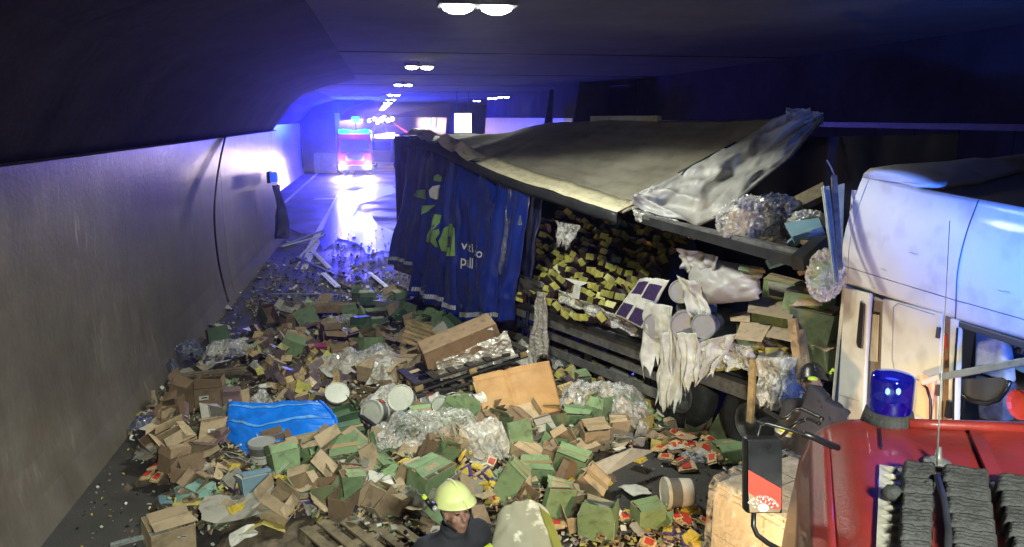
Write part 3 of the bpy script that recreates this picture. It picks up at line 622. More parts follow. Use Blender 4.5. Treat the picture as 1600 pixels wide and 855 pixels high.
# seams
b = MB(); b.tube([side(.605, k/10)+Vector((-.004, 0, 0)) for k in range(11)], .005, 'cabdark', 5); b.build('fairing_seam', ct)
b = MB(); b.tube([side(.13+k*.087, .16)+Vector((-.003, 0, 0)) for k in range(10)], .003, 'cabdark', 5); b.build('fairing_crease', ct)
b = MB(); b.tube([side(.15, k/10)+Vector((-.003, 0, 0)) for k in range(11)], .003, 'cabg', 5); b.build('fairing_crease', ct)
NT = [side(k/20, 1) for k in range(1, 21)]
RF = [side(.335, 1), az(1470, 296, 3.60), az(1530, 288, 3.61), az(1600, 268, 3.66), az(1700, 250, 3.68)]
RR = [side(.10, 1)+Vector((.0, .0, .0)), az(1352, 269, 3.69), az(1400, 262, 3.73), az(1480, 257, 3.76), az(1600, 240, 3.85), az(1700, 230, 3.86)]
def rooft(s, t_):
    a = side(lerp(.335, 1, s), 1); q = plerp(RF, t_); f = Vector((CX+2.3, lerp(6.2, 3.4, s), lerp(3.7, 3.3, s))); c = plerp(RF, t_).lerp(a.lerp(f, t_), s) if s > 0 else q
    c.z -= .05*sin(pi*min(1, t_*1.3+.001))*min(1, s*3); return c
grid(rooft, 24, 20, 'cabg', 'roof_skin', ct, th=.02)
def rim(s, t_):
    p = plerp(RR, s).lerp(plerp(RF, s), t_); p.z += .05*sin(pi*t_)*min(1, s*4); return p
grid(rim, 30, 8, 'cabw', 'rear_rim', ct, th=.03)
def wedge(s, t_):
    return side(lerp(.0, .335, s), 1).lerp(plerp(RF, 0).lerp(plerp(RR, .0), 1-s), t_)+Vector((.02*t_, 0, .01*sin(pi*t_)))
grid(wedge, 10, 4, 'cabw', 'rim_corner', ct)
b = MB(); b.box((CX+1.22, 6.52, 2.2), (2.3, .05, 2.6), 'cabw'); b.build('rear_wall', ct)
b = MB(); b.box((CX+1.22, 3.45, 1.7), (2.4, .08, 1.6), 'cabw'); b.box((CX+1.22, 3.5, .75), (2.45, .3, .5), 'cabg'); b.build('front_panel', ct)
b = MB(); b.box((CX+2.42, 5, 1.9), (.06, 3, 2.4), 'cabw'); b.build('side_wall', ct)
b = MB(); b.box((CX+1.25, 5., .95), (2.3, 2.9, .12), 'cabdark'); b.build('cab_floor', ct)
b = MB(); b.box((CX+1.2, 4.9, .75), (.9, 4.5, .3), 'dmetal'); b.build('chassis', ct)
# side panels
cslab([(1319, 449), (1359, 459), (1352, 560), (1344, 760), (1300, 760), (1308, 640)], .04, 'cabw', 'side_deflector', CX-.03)
cslab([(1343, 470), (1350, 475), (1346, 545), (1339, 543), (1337, 535)], .02, 'black', 'deflector_slot', CX-.052)
b = MB(); b.tube([ax(u, v, CX-.06) for u, v in ((1311, 617), (1328, 622), (1344, 627))], .003, 'cabg', 5); b.build('deflector_seam', ct)
cslab([(1358, 459), (1379, 468), (1372, 780), (1345, 760)], .03, 'cabg', 'corner_panel', CX+.10)
cslab([(1360, 490), (1373, 492), (1370, 566), (1357, 564)], .012, 'cabw', 'corner_vent', CX+.07)
cslab([(1379, 466), (1471, 490), (1462, 790), (1368, 780)], .04, 'cabw', 'sleeper_panel', CX)
b = MB(); b.tube([ax(u, v, CX-.003) for u, v in ((1460, 492), (1403, 474), (1396, 480), (1394, 560), (1398, 580), (1450, 600), (1462, 600))], .004, 'cabg', 5); b.build('panel_groove', ct)
# opened door gap with orange band, then door with window
cslab([(1471, 492), (1486, 496), (1476, 790), (1460, 790)], .04, 'dbrown', 'door_pillar', CX+.05)
for q in ([(1471, 520), (1478, 524), (1478, 545), (1471, 548)], [(1469, 553), (1475, 556), (1473, 572), (1468, 572)]):
    cslab(q, .01, 'red', 'warning_sticker', CX+.035, bw=0)
cslab([(1484, 497), (1497, 501), (1489, 790), (1476, 790)], .05, 'cabw', 'door_frame', CX-.005)
cslab([(1497, 501), (1640, 545), (1640, 560), (1496, 511)], .05, 'cabdark', 'door_frame', CX)
cslab([(1490, 700), (1640, 720), (1640, 800), (1488, 790)], .05, 'cabw', 'door_lower', CX-.005)
b = MB(); b.box(ax(1483, 640, CX-.02), (.03, .05, .14), 'black'); b.build('door_handle', ct)
for v_ in (520, 610): b = MB(); b.box(ax(1466, v_, CX-.01), (.02, .03, .09), 'cabdark'); b.build('door_hinge', ct)
b = MB(); b.tube([ax(u, v, CX-.012) for u, v in ((1496, 512), (1490, 600), (1489, 700), (1560, 712), (1640, 722))], .009, 'black', 6); b.build('window_seal', ct)
for u, v, dx in ((1420, 395, 14), (1375, 420, 9), (1560, 455, 18)):
    b = MB(); b.tube([ax(u+dx*k/3, v+random.uniform(-1.5, 1.5)+k, CX-.012) for k in range(4)], .0025, 'cabg', 4); b.build('scuff', ct)
# interior seen through the window
b = MB(); b.box((CX+1.0, 5.0, 1.9), (.05, 1.6, 1.5), 'cabdark'); b.build('inner_partition', ct)
cslab([(1522, 510), (1566, 527), (1574, 600), (1520, 580)], .10, mat('seat_cover', (.36, .42, .50), .6, var=.2, ns=9, dirt=.3), 'seat_cover', CX+.30, bw=.03)
cslab([(1520, 585), (1572, 598), (1568, 660), (1528, 655)], .12, mat('seat_cloth', (.05, .08, .16), .8, var=.4, ns=14, bump=.4), 'seat', CX+.34, bw=.03)
cslab([(1583, 538), (1640, 556), (1640, 600), (1584, 576)], .03, 'ltblue', 'curtain', CX+.42, bw=0)
b = MB()
for k in range(26):
    u, v = U(1585, 1625), U(543, 572); b.lathe([(0, -.012), (.026, 0), (0, .012)], 'black', 8, M=Matrix.Translation(ax(u, v, CX+.405))@Matrix.Rotation(R(90), 4, 'Y'))
b.build('curtain_print', ct)
b = MB(); P = [ax(u, v, CX+.12) for u, v in ((1488, 598), (1500, 615), (1518, 627), (1540, 631), (1560, 625), (1572, 610), (1578, 596))]
b.tube(P, .018, 'black', 8); b.build('steering_wheel', ct, True)
b = MB(); b.slab([ax(u, v, CX+.13) for u, v in ((1488, 596), (1512, 592), (1562, 590), (1578, 598), (1562, 624), (1540, 630), (1515, 626), (1497, 612))], .02, 'cabdark', (-1, 0, 0)); b.build('wheel_hub', ct)
b = MB(); b.beam(ax(1441, 598, CX-.10), ax(1470, 589, CX-.10), .03, .05, 'cabw'); b.beam(ax(1470, 589, CX-.10), ax(1640, 558, CX-.12), .04, .055, 'galv'); bevel(b.build('grab_rail', ct), .01)
b = MB(); b.tube([ax(u, v, CX-.10) for u, v in ((1441, 600), (1448, 606), (1454, 625), (1454, 680))], .012, 'black', 8); b.build('handle_bar', ct, True)
b = MB(); b.box(ax(1446, 620, CX-.05), (.03, .14, .34), emit('orange_glow', (1., .38, .2), .5)); o = b.build('side_marker', ct)
b = MB(); b.lathe([(0, -.02), (.10, 0), (.11, .03)], 'red', 14, M=Matrix.Translation(ax(1598, 632, CX-.02))@Matrix.Rotation(R(-90), 4, 'Y')); b.build('reflector', ct)
wheel(Vector((CX+.2, 4.3, .5)), .5, .34, (-1, 0, 0), ct); wheel(Vector((CX+.2, 7.0, .5)), .5, .34, (-1, 0, 0), ct)
wheel(Vector((CX+2.2, 4.3, .5)), .5, .34, (1, 0, 0), ct)

# ================================================================== RED FIRE ENGINE (roof below the viewpoint)
EC = Vector((2.02, 3.0, 0)); EF = Vector((.955, -.297, 0)); EL = Vector((-.52, -.854, 0))
en = thing('fire_engine', 'red fire engine with blue beacon and ribbed black roof pads in the near corner', 'fire engine', (0, 0, 0))
prof = [(-.15, 1.1), (-.14, 1.6), (-.10, 2.2), (-.06, 2.58), (-.02, 2.70), (.05, 2.765), (.14, 2.79), (.5, 2.81), (1.2, 2.83), (1.9, 2.81), (2.26, 2.79), (2.36, 2.74), (2.42, 2.6), (2.55, 2.2), (2.6, 1.1)]
secs = [(-.30, -.95, 0), (-.22, -.45, 0), (-.12, -.17, .0), (-.06, -.07, 0), (.0, -.02, 0), (.08, 0, 0), (.5, 0, 0), (1.2, 0, 0), (2., 0, 0), (2.8, 0, 0)]
def eng(s, t_):
    p = plerp([Vector((a, z, 0)) for a, z in prof], s); q = plerp([Vector(k) for k in secs], t_)
    z = p.y+(q.y if p.y > 2.4 else q.y*.6); rib = 0
    if p.y > 2.75: rib = -.022*(max(0, sin(p.x*2*pi/.62+1.2))**6)*min(1, max(0, q.x*3))
    P = EC+EF*p.x+EL*q.x; P.z = z+rib+.004*fbm((P.x*5, P.y*5, 0), 2); return P
grid(eng, 112, 54, 'redp', 'cab_shell', en, th=.02)
b = MB(); b.box(EC+EF*1.15+EL*1.6+Vector((0, 0, .8)), (2.2, 2.2, .6), 'dmetal', (0, 0, atan2(EF.y, EF.x))); b.build('chassis', en)
def ep(u, v, z=2.8): return az(u, v, z)
# drip edge and raised front lip
b = MB(); b.tube([ep(1420, 662, 2.84), ep(1470, 664, 2.85), ep(1540, 667, 2.85), ep(1640, 672, 2.84)], .024, 'redp', 8); b.build('roof_lip', en, True)
b = MB(); b.beam(ep(1524, 676, 2.84), ep(1560, 756, 2.84), .05, .02, 'redp'); b.build('roof_strap', en); 
b = MB(); b.beam(ep(1375, 670, 2.825), ep(1378, 700, 2.825), .006, .012, 'black'); b.build('roof_seam', en)
# beacon
def beacon(c, sc_=1., prt=None, tube=False):
    M = Matrix.Translation(c)@Matrix.Diagonal((.86, .86, .92, 1))
    b = MB(); b.lathe([(.0, 0), (.135, 0), (.128, .035), (.118, .075), (0, .078)], 'rubber', 28, M=M); b.build('beacon_base', prt, True)
    b = MB(); b.lathe([(.108, .078), (.110, .10), (.108, .245), (.103, .258), (.09, .264), (.04, .268), (0, .268)], G['bluedome'], 28, M=M); b.build('beacon_dome', prt, True)
    b = MB(); b.lathe([(0, .10), (.075, .13), (.085, .14)], 'silver', 20, M=M); b.lathe([(.012, .1), (.012, .18), (0, .19)], 'silver', 10, M=M); b.build('beacon_reflector', prt, True)
    for dx in (-.03, .028):
        b = MB(); b.lathe([(0, .155), (.011, .165), (.011, .185), (0, .195)], emit('beacon_bulb', (.5, .8, 1.), 12.), 10, M=M@Matrix.Translation(tuple(RT*dx-FW*.02))); b.build('beacon_bulb', prt, True)
M_ = bpy.data.materials.new('beacon_blue'); M_.use_nodes = True; bb = M_.node_tree.nodes['Principled BSDF']
bb.inputs['Base Color'].default_value = (.0, .0, .10, 1); bb.inputs['Roughness'].default_value = .08; bb.inputs['Alpha'].default_value = .90; bb.inputs['Coat Weight'].default_value = 1; bb.inputs['Emission Color'].default_value = (.0, .01, 1., 1); bb.inputs['Emission Strength'].default_value = .10
G['bluedome'] = M_
bc = ep(1387, 662, 2.80); beacon(bc, 1, en)
bc2 = EC+EF*2.1+EL*.25+Vector((0, 0, 2.8)); beacon(bc2, 1, en)
l = lamp('beacon_beam', 'SPOT', bc+Vector((.115, .09, .17)), 1500, (.04, .17, 1.), en, spot_size=R(62), spot_blend=.9, shadow_soft_size=.04); aim(l, (2.3, 1.9, .95))
l = lamp('beacon_beam', 'SPOT', bc2+Vector((.03, .13, .17)), 420, (.01, .17, 1.), en, spot_size=R(90), spot_blend=.8, shadow_soft_size=.04); aim(l, (.9, 2.4, -.1))
lamp('beacon_light', 'POINT', bc+Vector((-.02, -.02, .33)), 1.2, BLUE, en, shadow_soft_size=.05)
# antenna
b = MB(); b.lathe([(0, 0), (.052, 0), (.050, .018), (.03, .026), (.014, .04), (.008, .08), (0, .08)], 'gmetal', 18, M=Matrix.Translation(ep(1464, 727, 2.83))); b.build('antenna_base', en, True)
b = MB(); a0 = ep(1464, 727, 2.9); b.tube([a0, a0+Vector((.02, .05, .25)), ad(1476, 500, (a0-CAM).length*1.02), ad(1484, 345, (a0-CAM).length*1.04)], [.004, .003, .002, .0015], 'gmetal', 6); b.build('antenna', en, True)
# chequer plate frame and ribbed pads
def chk(pts, n, name):
    a, c = [Vector(p) for p in pts]; d = (c-a)/n; L_ = d.length; X = d.normalized(); Y = Vector((0, 0, 1)).cross(X)
    b = MB(); b.beam(a-Vector((0, 0, .012)), c-Vector((0, 0, .012)), .085, .018, 'alu')
    for k in range(n):
        o = a+d*(k+.5); b.poly([o-X*L_*.42, o+Y*.036, o+X*L_*.42, o-Y*.036, o+Vector((0, 0, .013))], [(0, 1, 4)[::-1], (1, 2, 4)[::-1], (2, 3, 4)[::-1], (3, 0, 4)[::-1]], 'alu')
    return b.build(name, en)
chk((ep(1393, 728, 2.835), ep(1392, 900, 2.835)), 12, 'chequer_plate'); chk((ep(1400, 733, 2.84), ep(1640, 772, 2.84)), 13, 'chequer_plate')
cols = [((1408, 737), (1462, 742)), ((1468, 742), (1545, 754)), ((1552, 757), (1632, 768))]
rowv = [0, 27, 52, 78, 103, 128, 155]
for ci, (a, c) in enumerate(cols):
    for r_ in range(6):
        v0, v1 = rowv[r_]+2, rowv[r_+1]-1; dx = (r_*-1.5, r_*3.2, r_*6.0)[ci]
        q = [(a[0]+dx, a[1]+v0), (c[0]+dx+(0, 1.5, 3)[ci], c[1]+v0), (c[0]+dx, c[1]+v1), (a[0]+dx-1, a[1]+v1)]
        P = [ep(u, v, 2.835) for u, v in q]
        def pad(s, t_, P=P, sd=ci*7+r_):
            p = P[0].lerp(P[1], s).lerp(P[3].lerp(P[2], s), t_); e = min(1, min(s, 1-s)*14)*min(1, min(t_, 1-t_)*9+.0)
            h = .050+.013*abs(sin(t_*pi*4))+.006*fbm((s*3+sd, t_*2, sd), 2); return p+Vector((0, 0, h*e))
        grid(pad, 16, 16, 'rubber', 'ribbed_pad', en)
b = MB(); b.tube([ep(1378, 771, 2.86), ep(1388, 770, 2.87), ep(1402, 772, 2.87), ep(1412, 775, 2.87)], [.012, .03, .03, .012], 'rubber', 10); b.build('pad_grip', en, True)
b = MB(); b.tube([ep(1464, 745, 2.9), ep(1475, 780, 2.905), ep(1482, 830, 2.905), ep(1480, 900, 2.9)], .012, 'dmetal', 6); b.build('pad_strap', en, True)
# mirror
D = 3.15; mc = ad(1195, 745, D); mM = Matrix((RT, UP, -FW)).transposed()
b = MB(); b.box(mc+FW*.035, (.148, .30, .06), 'black', mM); bevel(b.build('mirror_housing', en), .018, 3)
b = MB(); b.box(mc+FW*-.0005, (.134, .285, .006), mat('mirror_glass', (.012, .013, .016), .25, spec=.25, var=.4, ns=14), mM); bevel(b.build('mirror_glass', en), .008)
def mp(x, y, k=.0052): return mc+RT*x+UP*y-FW*k
b = MB(); b.face([mp(-.066, .028), mp(-.066, -.06), mp(.03, -.125), mp(.062, -.125), mp(.062, -.045)][::1], 'red'); b.face([mp(-.066, -.06), mp(-.06, -.138), mp(.055, -.138), mp(.062, -.125), mp(.03, -.125)], 'dbrown'); b.build('mirror_sticker', en)
b = MB()
# arc of small letter strokes and a round emblem below it
import itertools
def glyph_text(body, cx_, cy_, rad, a0, a1, size, m):
    W = []; x = 0
    for ch in body:
        if ch == ' ': x += .35; continue
        c_ = bpy.data.curves.new('t', 'FONT'); c_.body = ch; c_.size = 1.; c_.resolution_u = 2; ob = bpy.data.objects.new('t', c_); col.objects.link(ob)
        me = bpy.data.meshes.new_from_object(ob.evaluated_get(bpy.context.evaluated_depsgraph_get())); bpy.data.objects.remove(ob)
        w_ = max(v_.co.x for v_ in me.vertices); W.append((me, x)); x += w_+.1
    out = MB()
    for me, xo in W:
        n0 = []
        for v_ in me.vertices:
            a = lerp(a0, a1, (v_.co.x+xo)/x); r_ = rad+v_.co.y*size; n0.append(mp(cx_+r_*cos(a), cy_+r_*sin(a), .0062))
        out.poly(n0, [tuple(p.vertices) for p in me.polygons], m)
    return out
glyph_text('DER FEUERWEHR', -.012, -.145, .064, R(142), R(22), .014, 'logow').build('mirror_lettering', en)
b = MB()
for k in range(11):
    a = R(160-14*k); r0 = .032+.012*(k % 2); b.face([mp(-.008+(r0)*cos(a-.09), -.128+r0*sin(a-.09)*.9, .0062), mp(-.008+(r0+.014)*cos(a), -.128+(r0+.014)*sin(a)*.9, .0062), mp(-.008+r0*cos(a+.09), -.128+r0*sin(a+.09)*.9, .0062)], 'logow')
b.face([mp(-.008+.022*cos(a), -.120+.016*sin(a), .0062) for a in [k*pi/6 for k in range(12)]], 'logow'); b.build('mirror_emblem', en)
b = MB(); b.tube([ad(1184, 705, D+.03), ad(1184, 678, D+.03), ad(1188, 665, D+.03), ad(1197, 661, D+.03), ad(1235, 672, D+.05), ad(1268, 684, D+.10), ad(1300, 700, D+.16)], .0075, 'black', 10); b.build('mirror_arm', en, True)
b = MB(); b.tube([ad(1255, 678, D+.08), ad(1275, 685, D+.12), ad(1310, 700, D+.2)], .013, 'black', 10); b.build('mirror_hinge', en, True)
b = MB(); b.tube([ad(1178, 795, D+.04), ad(1177, 822, D+.04), ad(1183, 836, D+.05), ad(1200, 849, D+.07), ad(1260, 880, D+.2)], .010, 'black', 10); b.build('mirror_arm', en, True)
# headlight on the hidden front, shining on the wrapped pallet
hp = EC+EF*.05+Vector((.20, .58, 1.15)); b = MB(); b.lathe([(0, -.03), (.09, 0), (.10, .03)], emit('near_headlight', (1., .8, .55), 30.), 14, M=Matrix.Translation(hp)@Vector((.6, .8, 0)).to_track_quat('Z', 'X').to_matrix().to_4x4()); b.build('headlight', en, True)
l = lamp('headlight_beam', 'SPOT', hp+Vector((.07, .10, 0)), 420, (1., .68, .36), en, spot_size=R(120), spot_blend=.8, shadow_soft_size=.08); aim(l, (.45, .9, -.12))
# ================================================================== THE SPILL
def gs(x, y, cx_, cy_, sx, sy): return math.exp(-((x-cx_)/sx)**2-((y-cy_)/sy)**2)
def pile(x, y):
    h = .42*gs(x, y, .9, 9.4, 2.0, 2.2)+.22*gs(x, y, -2.0, 9.6, 1.2, 2.2)+.16*gs(x, y, -.3, 7.2, 1.3, 1.2)+.25*gs(x, y, 1.2, 12.4, 1.5, 1.5)+.16*gs(x, y, -1.8, 12.5, 1.5, 2)
    return max(0, h+.05*fbm((x*1.6, y*1.6, 0), 3)-.02)
def atp(u, v):
    z = .2
    for _ in range(12):
        p = az(u, v, z); z = .5*z+.5*pile(p.x, p.y)
    p = az(u, v, z); p.z = pile(p.x, p.y); return p
def inpoly(x, y, P):
    c = False; j = len(P)-1
    for i in range(len(P)):
        if (P[i][1] > y) != (P[j][1] > y) and x < (P[j][0]-P[i][0])*(y-P[i][1])/(P[j][1]-P[i][1])+P[i][0]: c = not c
        j = i
    return c
HEAP = [(345, 470), (420, 440), (560, 455), (650, 458), (790, 512), (860, 500), (1010, 600), (1130, 650), (1170, 730), (1100, 745), (1010, 690), (960, 735), (900, 765), (960, 800), (1085, 780), (1110, 870), (660, 870), (480, 812), (440, 800), (320, 840), (235, 870), (245, 800), (290, 760), (215, 715), (195, 660), (250, 590), (330, 510)]
OPENR = [(935, 720), (1060, 690), (1110, 730), (1050, 775), (960, 790), (900, 770)]
recs = []
def jit(o, amp, fr=5., sh=.06, seed=0):
    sx, sy = U(-sh, sh), U(-sh, sh)
    for v in o.data.vertices:
        c = v.co; c.x += sx*c.z; c.y += sy*c.z
        n = noise.noise_vector(Vector((c.x*fr+seed, c.y*fr, c.z*fr))); v.co = c+n*amp
def carton(dims, co, ci, state, name='carton', tag_=None, top=None):
    # origin at the centre of the base; walls are card with real thickness, flaps are parts of their own
    w_, d, h = dims; T = .005; t = thing(name, '', 'carton'); b = MB()
    A = [ci]*6
    def f(i, out): r_ = [ci]*6; r_[i] = out; r_[4] = co; r_[5] = ci; return r_
    b.box((-w_/2, 0, h/2), (T, d, h), None, mats=f(0, co)); b.box((w_/2, 0, h/2), (T, d, h), None, mats=f(1, co))
    b.box((0, -d/2, h/2), (w_, T, h), None, mats=f(2, co)); b.box((0, d/2, h/2), (w_, T, h), None, mats=f(3, co))
    b.box((0, 0, T/2), (w_-T, d-T, T), None, mats=[ci, ci, ci, ci, co, ci])
    sd = U(0, 99); o = b.build('box_body', t); jit(o, .046*max(dims)/.4, 4, .14, sd)
    if max(dims) > .3 and rnd() < .5:
        b = MB(); q = random.choice((-1, 1)); x = U(-.2, .2)*w_; z = h*U(.35, .65); lw, lh = w_*U(.08, .16), h*U(.08, .2)
        b.box((x, q*(d/2+.006), z), (lw*2, .003, lh), 'white' if rnd() < .6 else 'dbrown'); b.box((x+lw*.2, q*(d/2+.009), z), (lw*1.2, .002, lh*.3), 'black'); o = b.build('printed_label', t); jit(o, .046*max(dims)/.4, 4, 0, sd)
    if state != 'bare':
        for k, (ln, base, ang) in enumerate(((w_, d/2, 0), (w_, d/2, 180), (d, w_/2, 90), (d, w_/2, 270))):
            if state == 'open' and rnd() < .22: continue
            fl = min(.5*min(w_, d), .5*d if k < 2 else .5*w_)
            if state == 'closed':
                if k > 1: continue
                el = R(-2+U(0, 7)); fl = d/2-.003
            else: el = R(U(-20, 150)+ (90 if state == 'wide' else 0))
            b = MB(); L_ = ln/2*.98; c_, s_ = cos(el), sin(el); Mz = Matrix.Rotation(R(ang), 3, 'Z')
            # hinge along x at y=base, flap leans inwards (closed) or out
            def P(x, r_, o_): return Mz@Vector((x, base-r_*c_-o_*s_, h+r_*s_+o_*-c_+.004))
            tp = .93; pts = [P(-L_, 0, 0), P(L_, 0, 0), P(L_*tp, fl, 0), P(-L_*tp, fl, 0), P(-L_, 0, -T), P(L_, 0, -T), P(L_*tp, fl, -T), P(-L_*tp, fl, -T)]
            b.poly(pts, [(0, 1, 2, 3), (7, 6, 5, 4), (0, 4, 5, 1), (1, 5, 6, 2), (2, 6, 7, 3), (3, 7, 4, 0)], [ci, co, co, co, co, co])
            if top: b.ms = []; b.mi(top); b.m = [0]*6
            o = b.build('flap', t); jit(o, .046*max(dims)/.4, 4, .0, sd)
        if state == 'closed':
            b = MB(); b.box((0, 0, h+.007), (w_*1.0, .05, .003), 'tape'); o = b.build('packing_tape', t); jit(o, .028*max(dims)/.4, 4, 0, sd)
    return t
G['tape'] = mat('packing_tape', (.36, .27, .15), .25, var=.1, objvar=.2)
def orient(t, p, yaw, tilt, td, lift=0.):
    M = Matrix.Rotation(R(yaw), 4, 'Z'); ax_ = Vector((cos(R(td)), sin(R(td)), 0)); M = Matrix.Rotation(R(tilt), 4, ax_)@M
    M.translation = Vector(p)+Vector((0, 0, lift)); t.matrix_world = M; t.location = M.translation; t.rotation_euler = M.to_euler()
def reg(t, noun, desc, grp, cat='carton'):
    t['category'] = cat; t['group'] = grp; recs.append((t, noun, desc, t.location.copy())); return t
CN = {'green': 'green', 'dgreen': 'dark green', 'olive': 'olive', 'brown': 'brown', 'dbrown': 'dark brown', 'tan': 'tan', 'pink': 'magenta', 'mauve': 'mauve', 'grey': 'grey', 'white': 'white', 'teal': 'teal', 'ltblue': 'pale blue', 'yellow': 'yellow'}
IN = {'green': 'brown', 'dgreen': 'dgreen', 'olive': 'dbrown', 'brown': 'brown', 'dbrown': 'dbrown', 'teal': 'white', 'ltblue': 'white', 'pink': 'pink', 'mauve': 'dbrown', 'grey': 'grey', 'white': 'grey', 'yellow': 'brown', 'tan': 'tan'}
def put(u, v, wpx, hpx, c, state='closed', yaw=None, tilt=None, td=None, ci=None, z=None, ar=.75, lift=None):
    p = atp(u, v+hpx*.30) if z is None else az(u, v, z); k = px(p); w_ = wpx*k*1.0; h = hpx*k*.86; d = min(max(w_*ar, .10), h*1.4+.08)
    t = carton((w_, d, h), c, ci or IN[c], state)
    yaw = U(-50, 50) if yaw is None else yaw; tilt = U(-28, 28) if tilt is None else tilt; td = U(0, 360) if td is None else td
    orient(t, p, yaw, tilt, td, (.0 if lift is None else lift)); 
    if tilt > 60: t.location.z += d*.4
    return reg(t, CN[c]+' carton', {'open': 'open', 'closed': 'closed', 'bare': 'flapless crushed', 'wide': 'burst open'}[state], CN[c]+' cartons in the spill')
def flat(u, v, wpx, hpx, c, yaw=None, fold=None, lift=.03, noun='cardboard sheet', tilt=None, ragged=.12, p=None, cb=None, name='cardboard_sheet'):
    p = p or atp(u, v); k = px(p); w_ = wpx*k; d = hpx*k*1.7; fold = U(-40, 40) if fold is None else fold; T = .006
    n = 9; b = MB(); out = []
    for i in range(4):
        a, e = [(-1, -1), (1, -1), (1, 1), (-1, 1)][i], [(1, -1), (1, 1), (-1, 1), (-1, -1)][i]
        for q in range(4): f = q/4; out.append(Vector((lerp(a[0], e[0], f)*w_/2*(1+U(-ragged, ragged)), lerp(a[1], e[1], f)*d/2*(1+U(-ragged, ragged)), 0)))
    fx = U(-.2, .2)*w_; fr = tan_(R(fold))
    for v_ in out: v_.z = abs(v_.x-fx)*fr*.5+U(-.008, .008)*w_/.3
    c0 = Vector((0, 0, 0)); kk = len(out); c0.z = abs(fx)*fr*.25
    vs = [c0]+out; vs2 = [v_+Vector((0, 0, -T)) for v_ in vs]; cb = cb or IN[c]
    b.poly(vs+vs2, [(0, i+1, (i+1) % kk+1) for i in range(kk)]+[(kk+1, kk+1+(i+1) % kk+1, kk+1+i+1) for i in range(kk)]+[(i+1, kk+2+i, kk+2+(i+1) % kk, (i+1) % kk+1) for i in range(kk)], [c]*kk+[cb]*kk+[c]*kk)
    o = b.build(name); orient(o, p, U(-60, 60) if yaw is None else yaw, U(-18, 18) if tilt is None else tilt, U(0, 360), lift+abs(w_*.04))
    return reg(o, CN[c]+' '+noun, 'folded' if abs(fold) > 15 else 'flattened', CN[c]+' '+noun+'s in the spill', 'cardboard')
def tan_(a): return math.tan(a)

# --- fill under the larger pieces
zones = [([(560, 462), (650, 462), (780, 512), (760, 545), (640, 530), (560, 545)], 46, ['green']*8+['dgreen', 'olive', 'brown', 'grey'], 30),
         ([(420, 480), (560, 470), (600, 530), (440, 560), (380, 540)], 16, ['olive', 'green', 'grey', 'mauve', 'dbrown'], 30),
         ([(250, 640), (340, 640), (390, 760), (300, 770), (220, 700)], 12, ['brown', 'dbrown', 'mauve', 'grey'], 40),
         ([(480, 700), (740, 680), (760, 800), (640, 800), (500, 790)], 22, ['green', 'brown', 'grey', 'green', 'dbrown'], 46),
         ([(740, 650), (960, 640), (900, 780), (780, 790)], 22, ['green', 'brown', 'grey', 'brown', 'olive', 'dbrown'], 42),
         ([(890, 600), (1100, 640), (1130, 690), (1000, 700), (920, 660)], 14, ['olive', 'green', 'brown', 'yellow', 'grey'], 34),
         ([(560, 570), (760, 560), (740, 640), (520, 640)], 12, ['dbrown', 'brown', 'dgreen', 'olive'], 36)]
for P, n, cs, s in zones:
    xs = [q[0] for q in P]; ys_ = [q[1] for q in P]; c = 0; g = 0
    while c < n and g < 2000:
        g += 1; u, v = U(min(xs), max(xs)), U(min(ys_), max(ys_))
        if not inpoly(u, v, P): continue
        c += 1; q = random.choice(cs); s_ = s*U(.7, 1.15)
        if rnd() < .72: put(u, v, s_, s_*U(.6, 1.), q, random.choice(['open', 'closed', 'open', 'bare', 'wide']), U(0, 180), U(-55, 55))
        else: flat(u, v, s_*1.1, s_*.7, q)
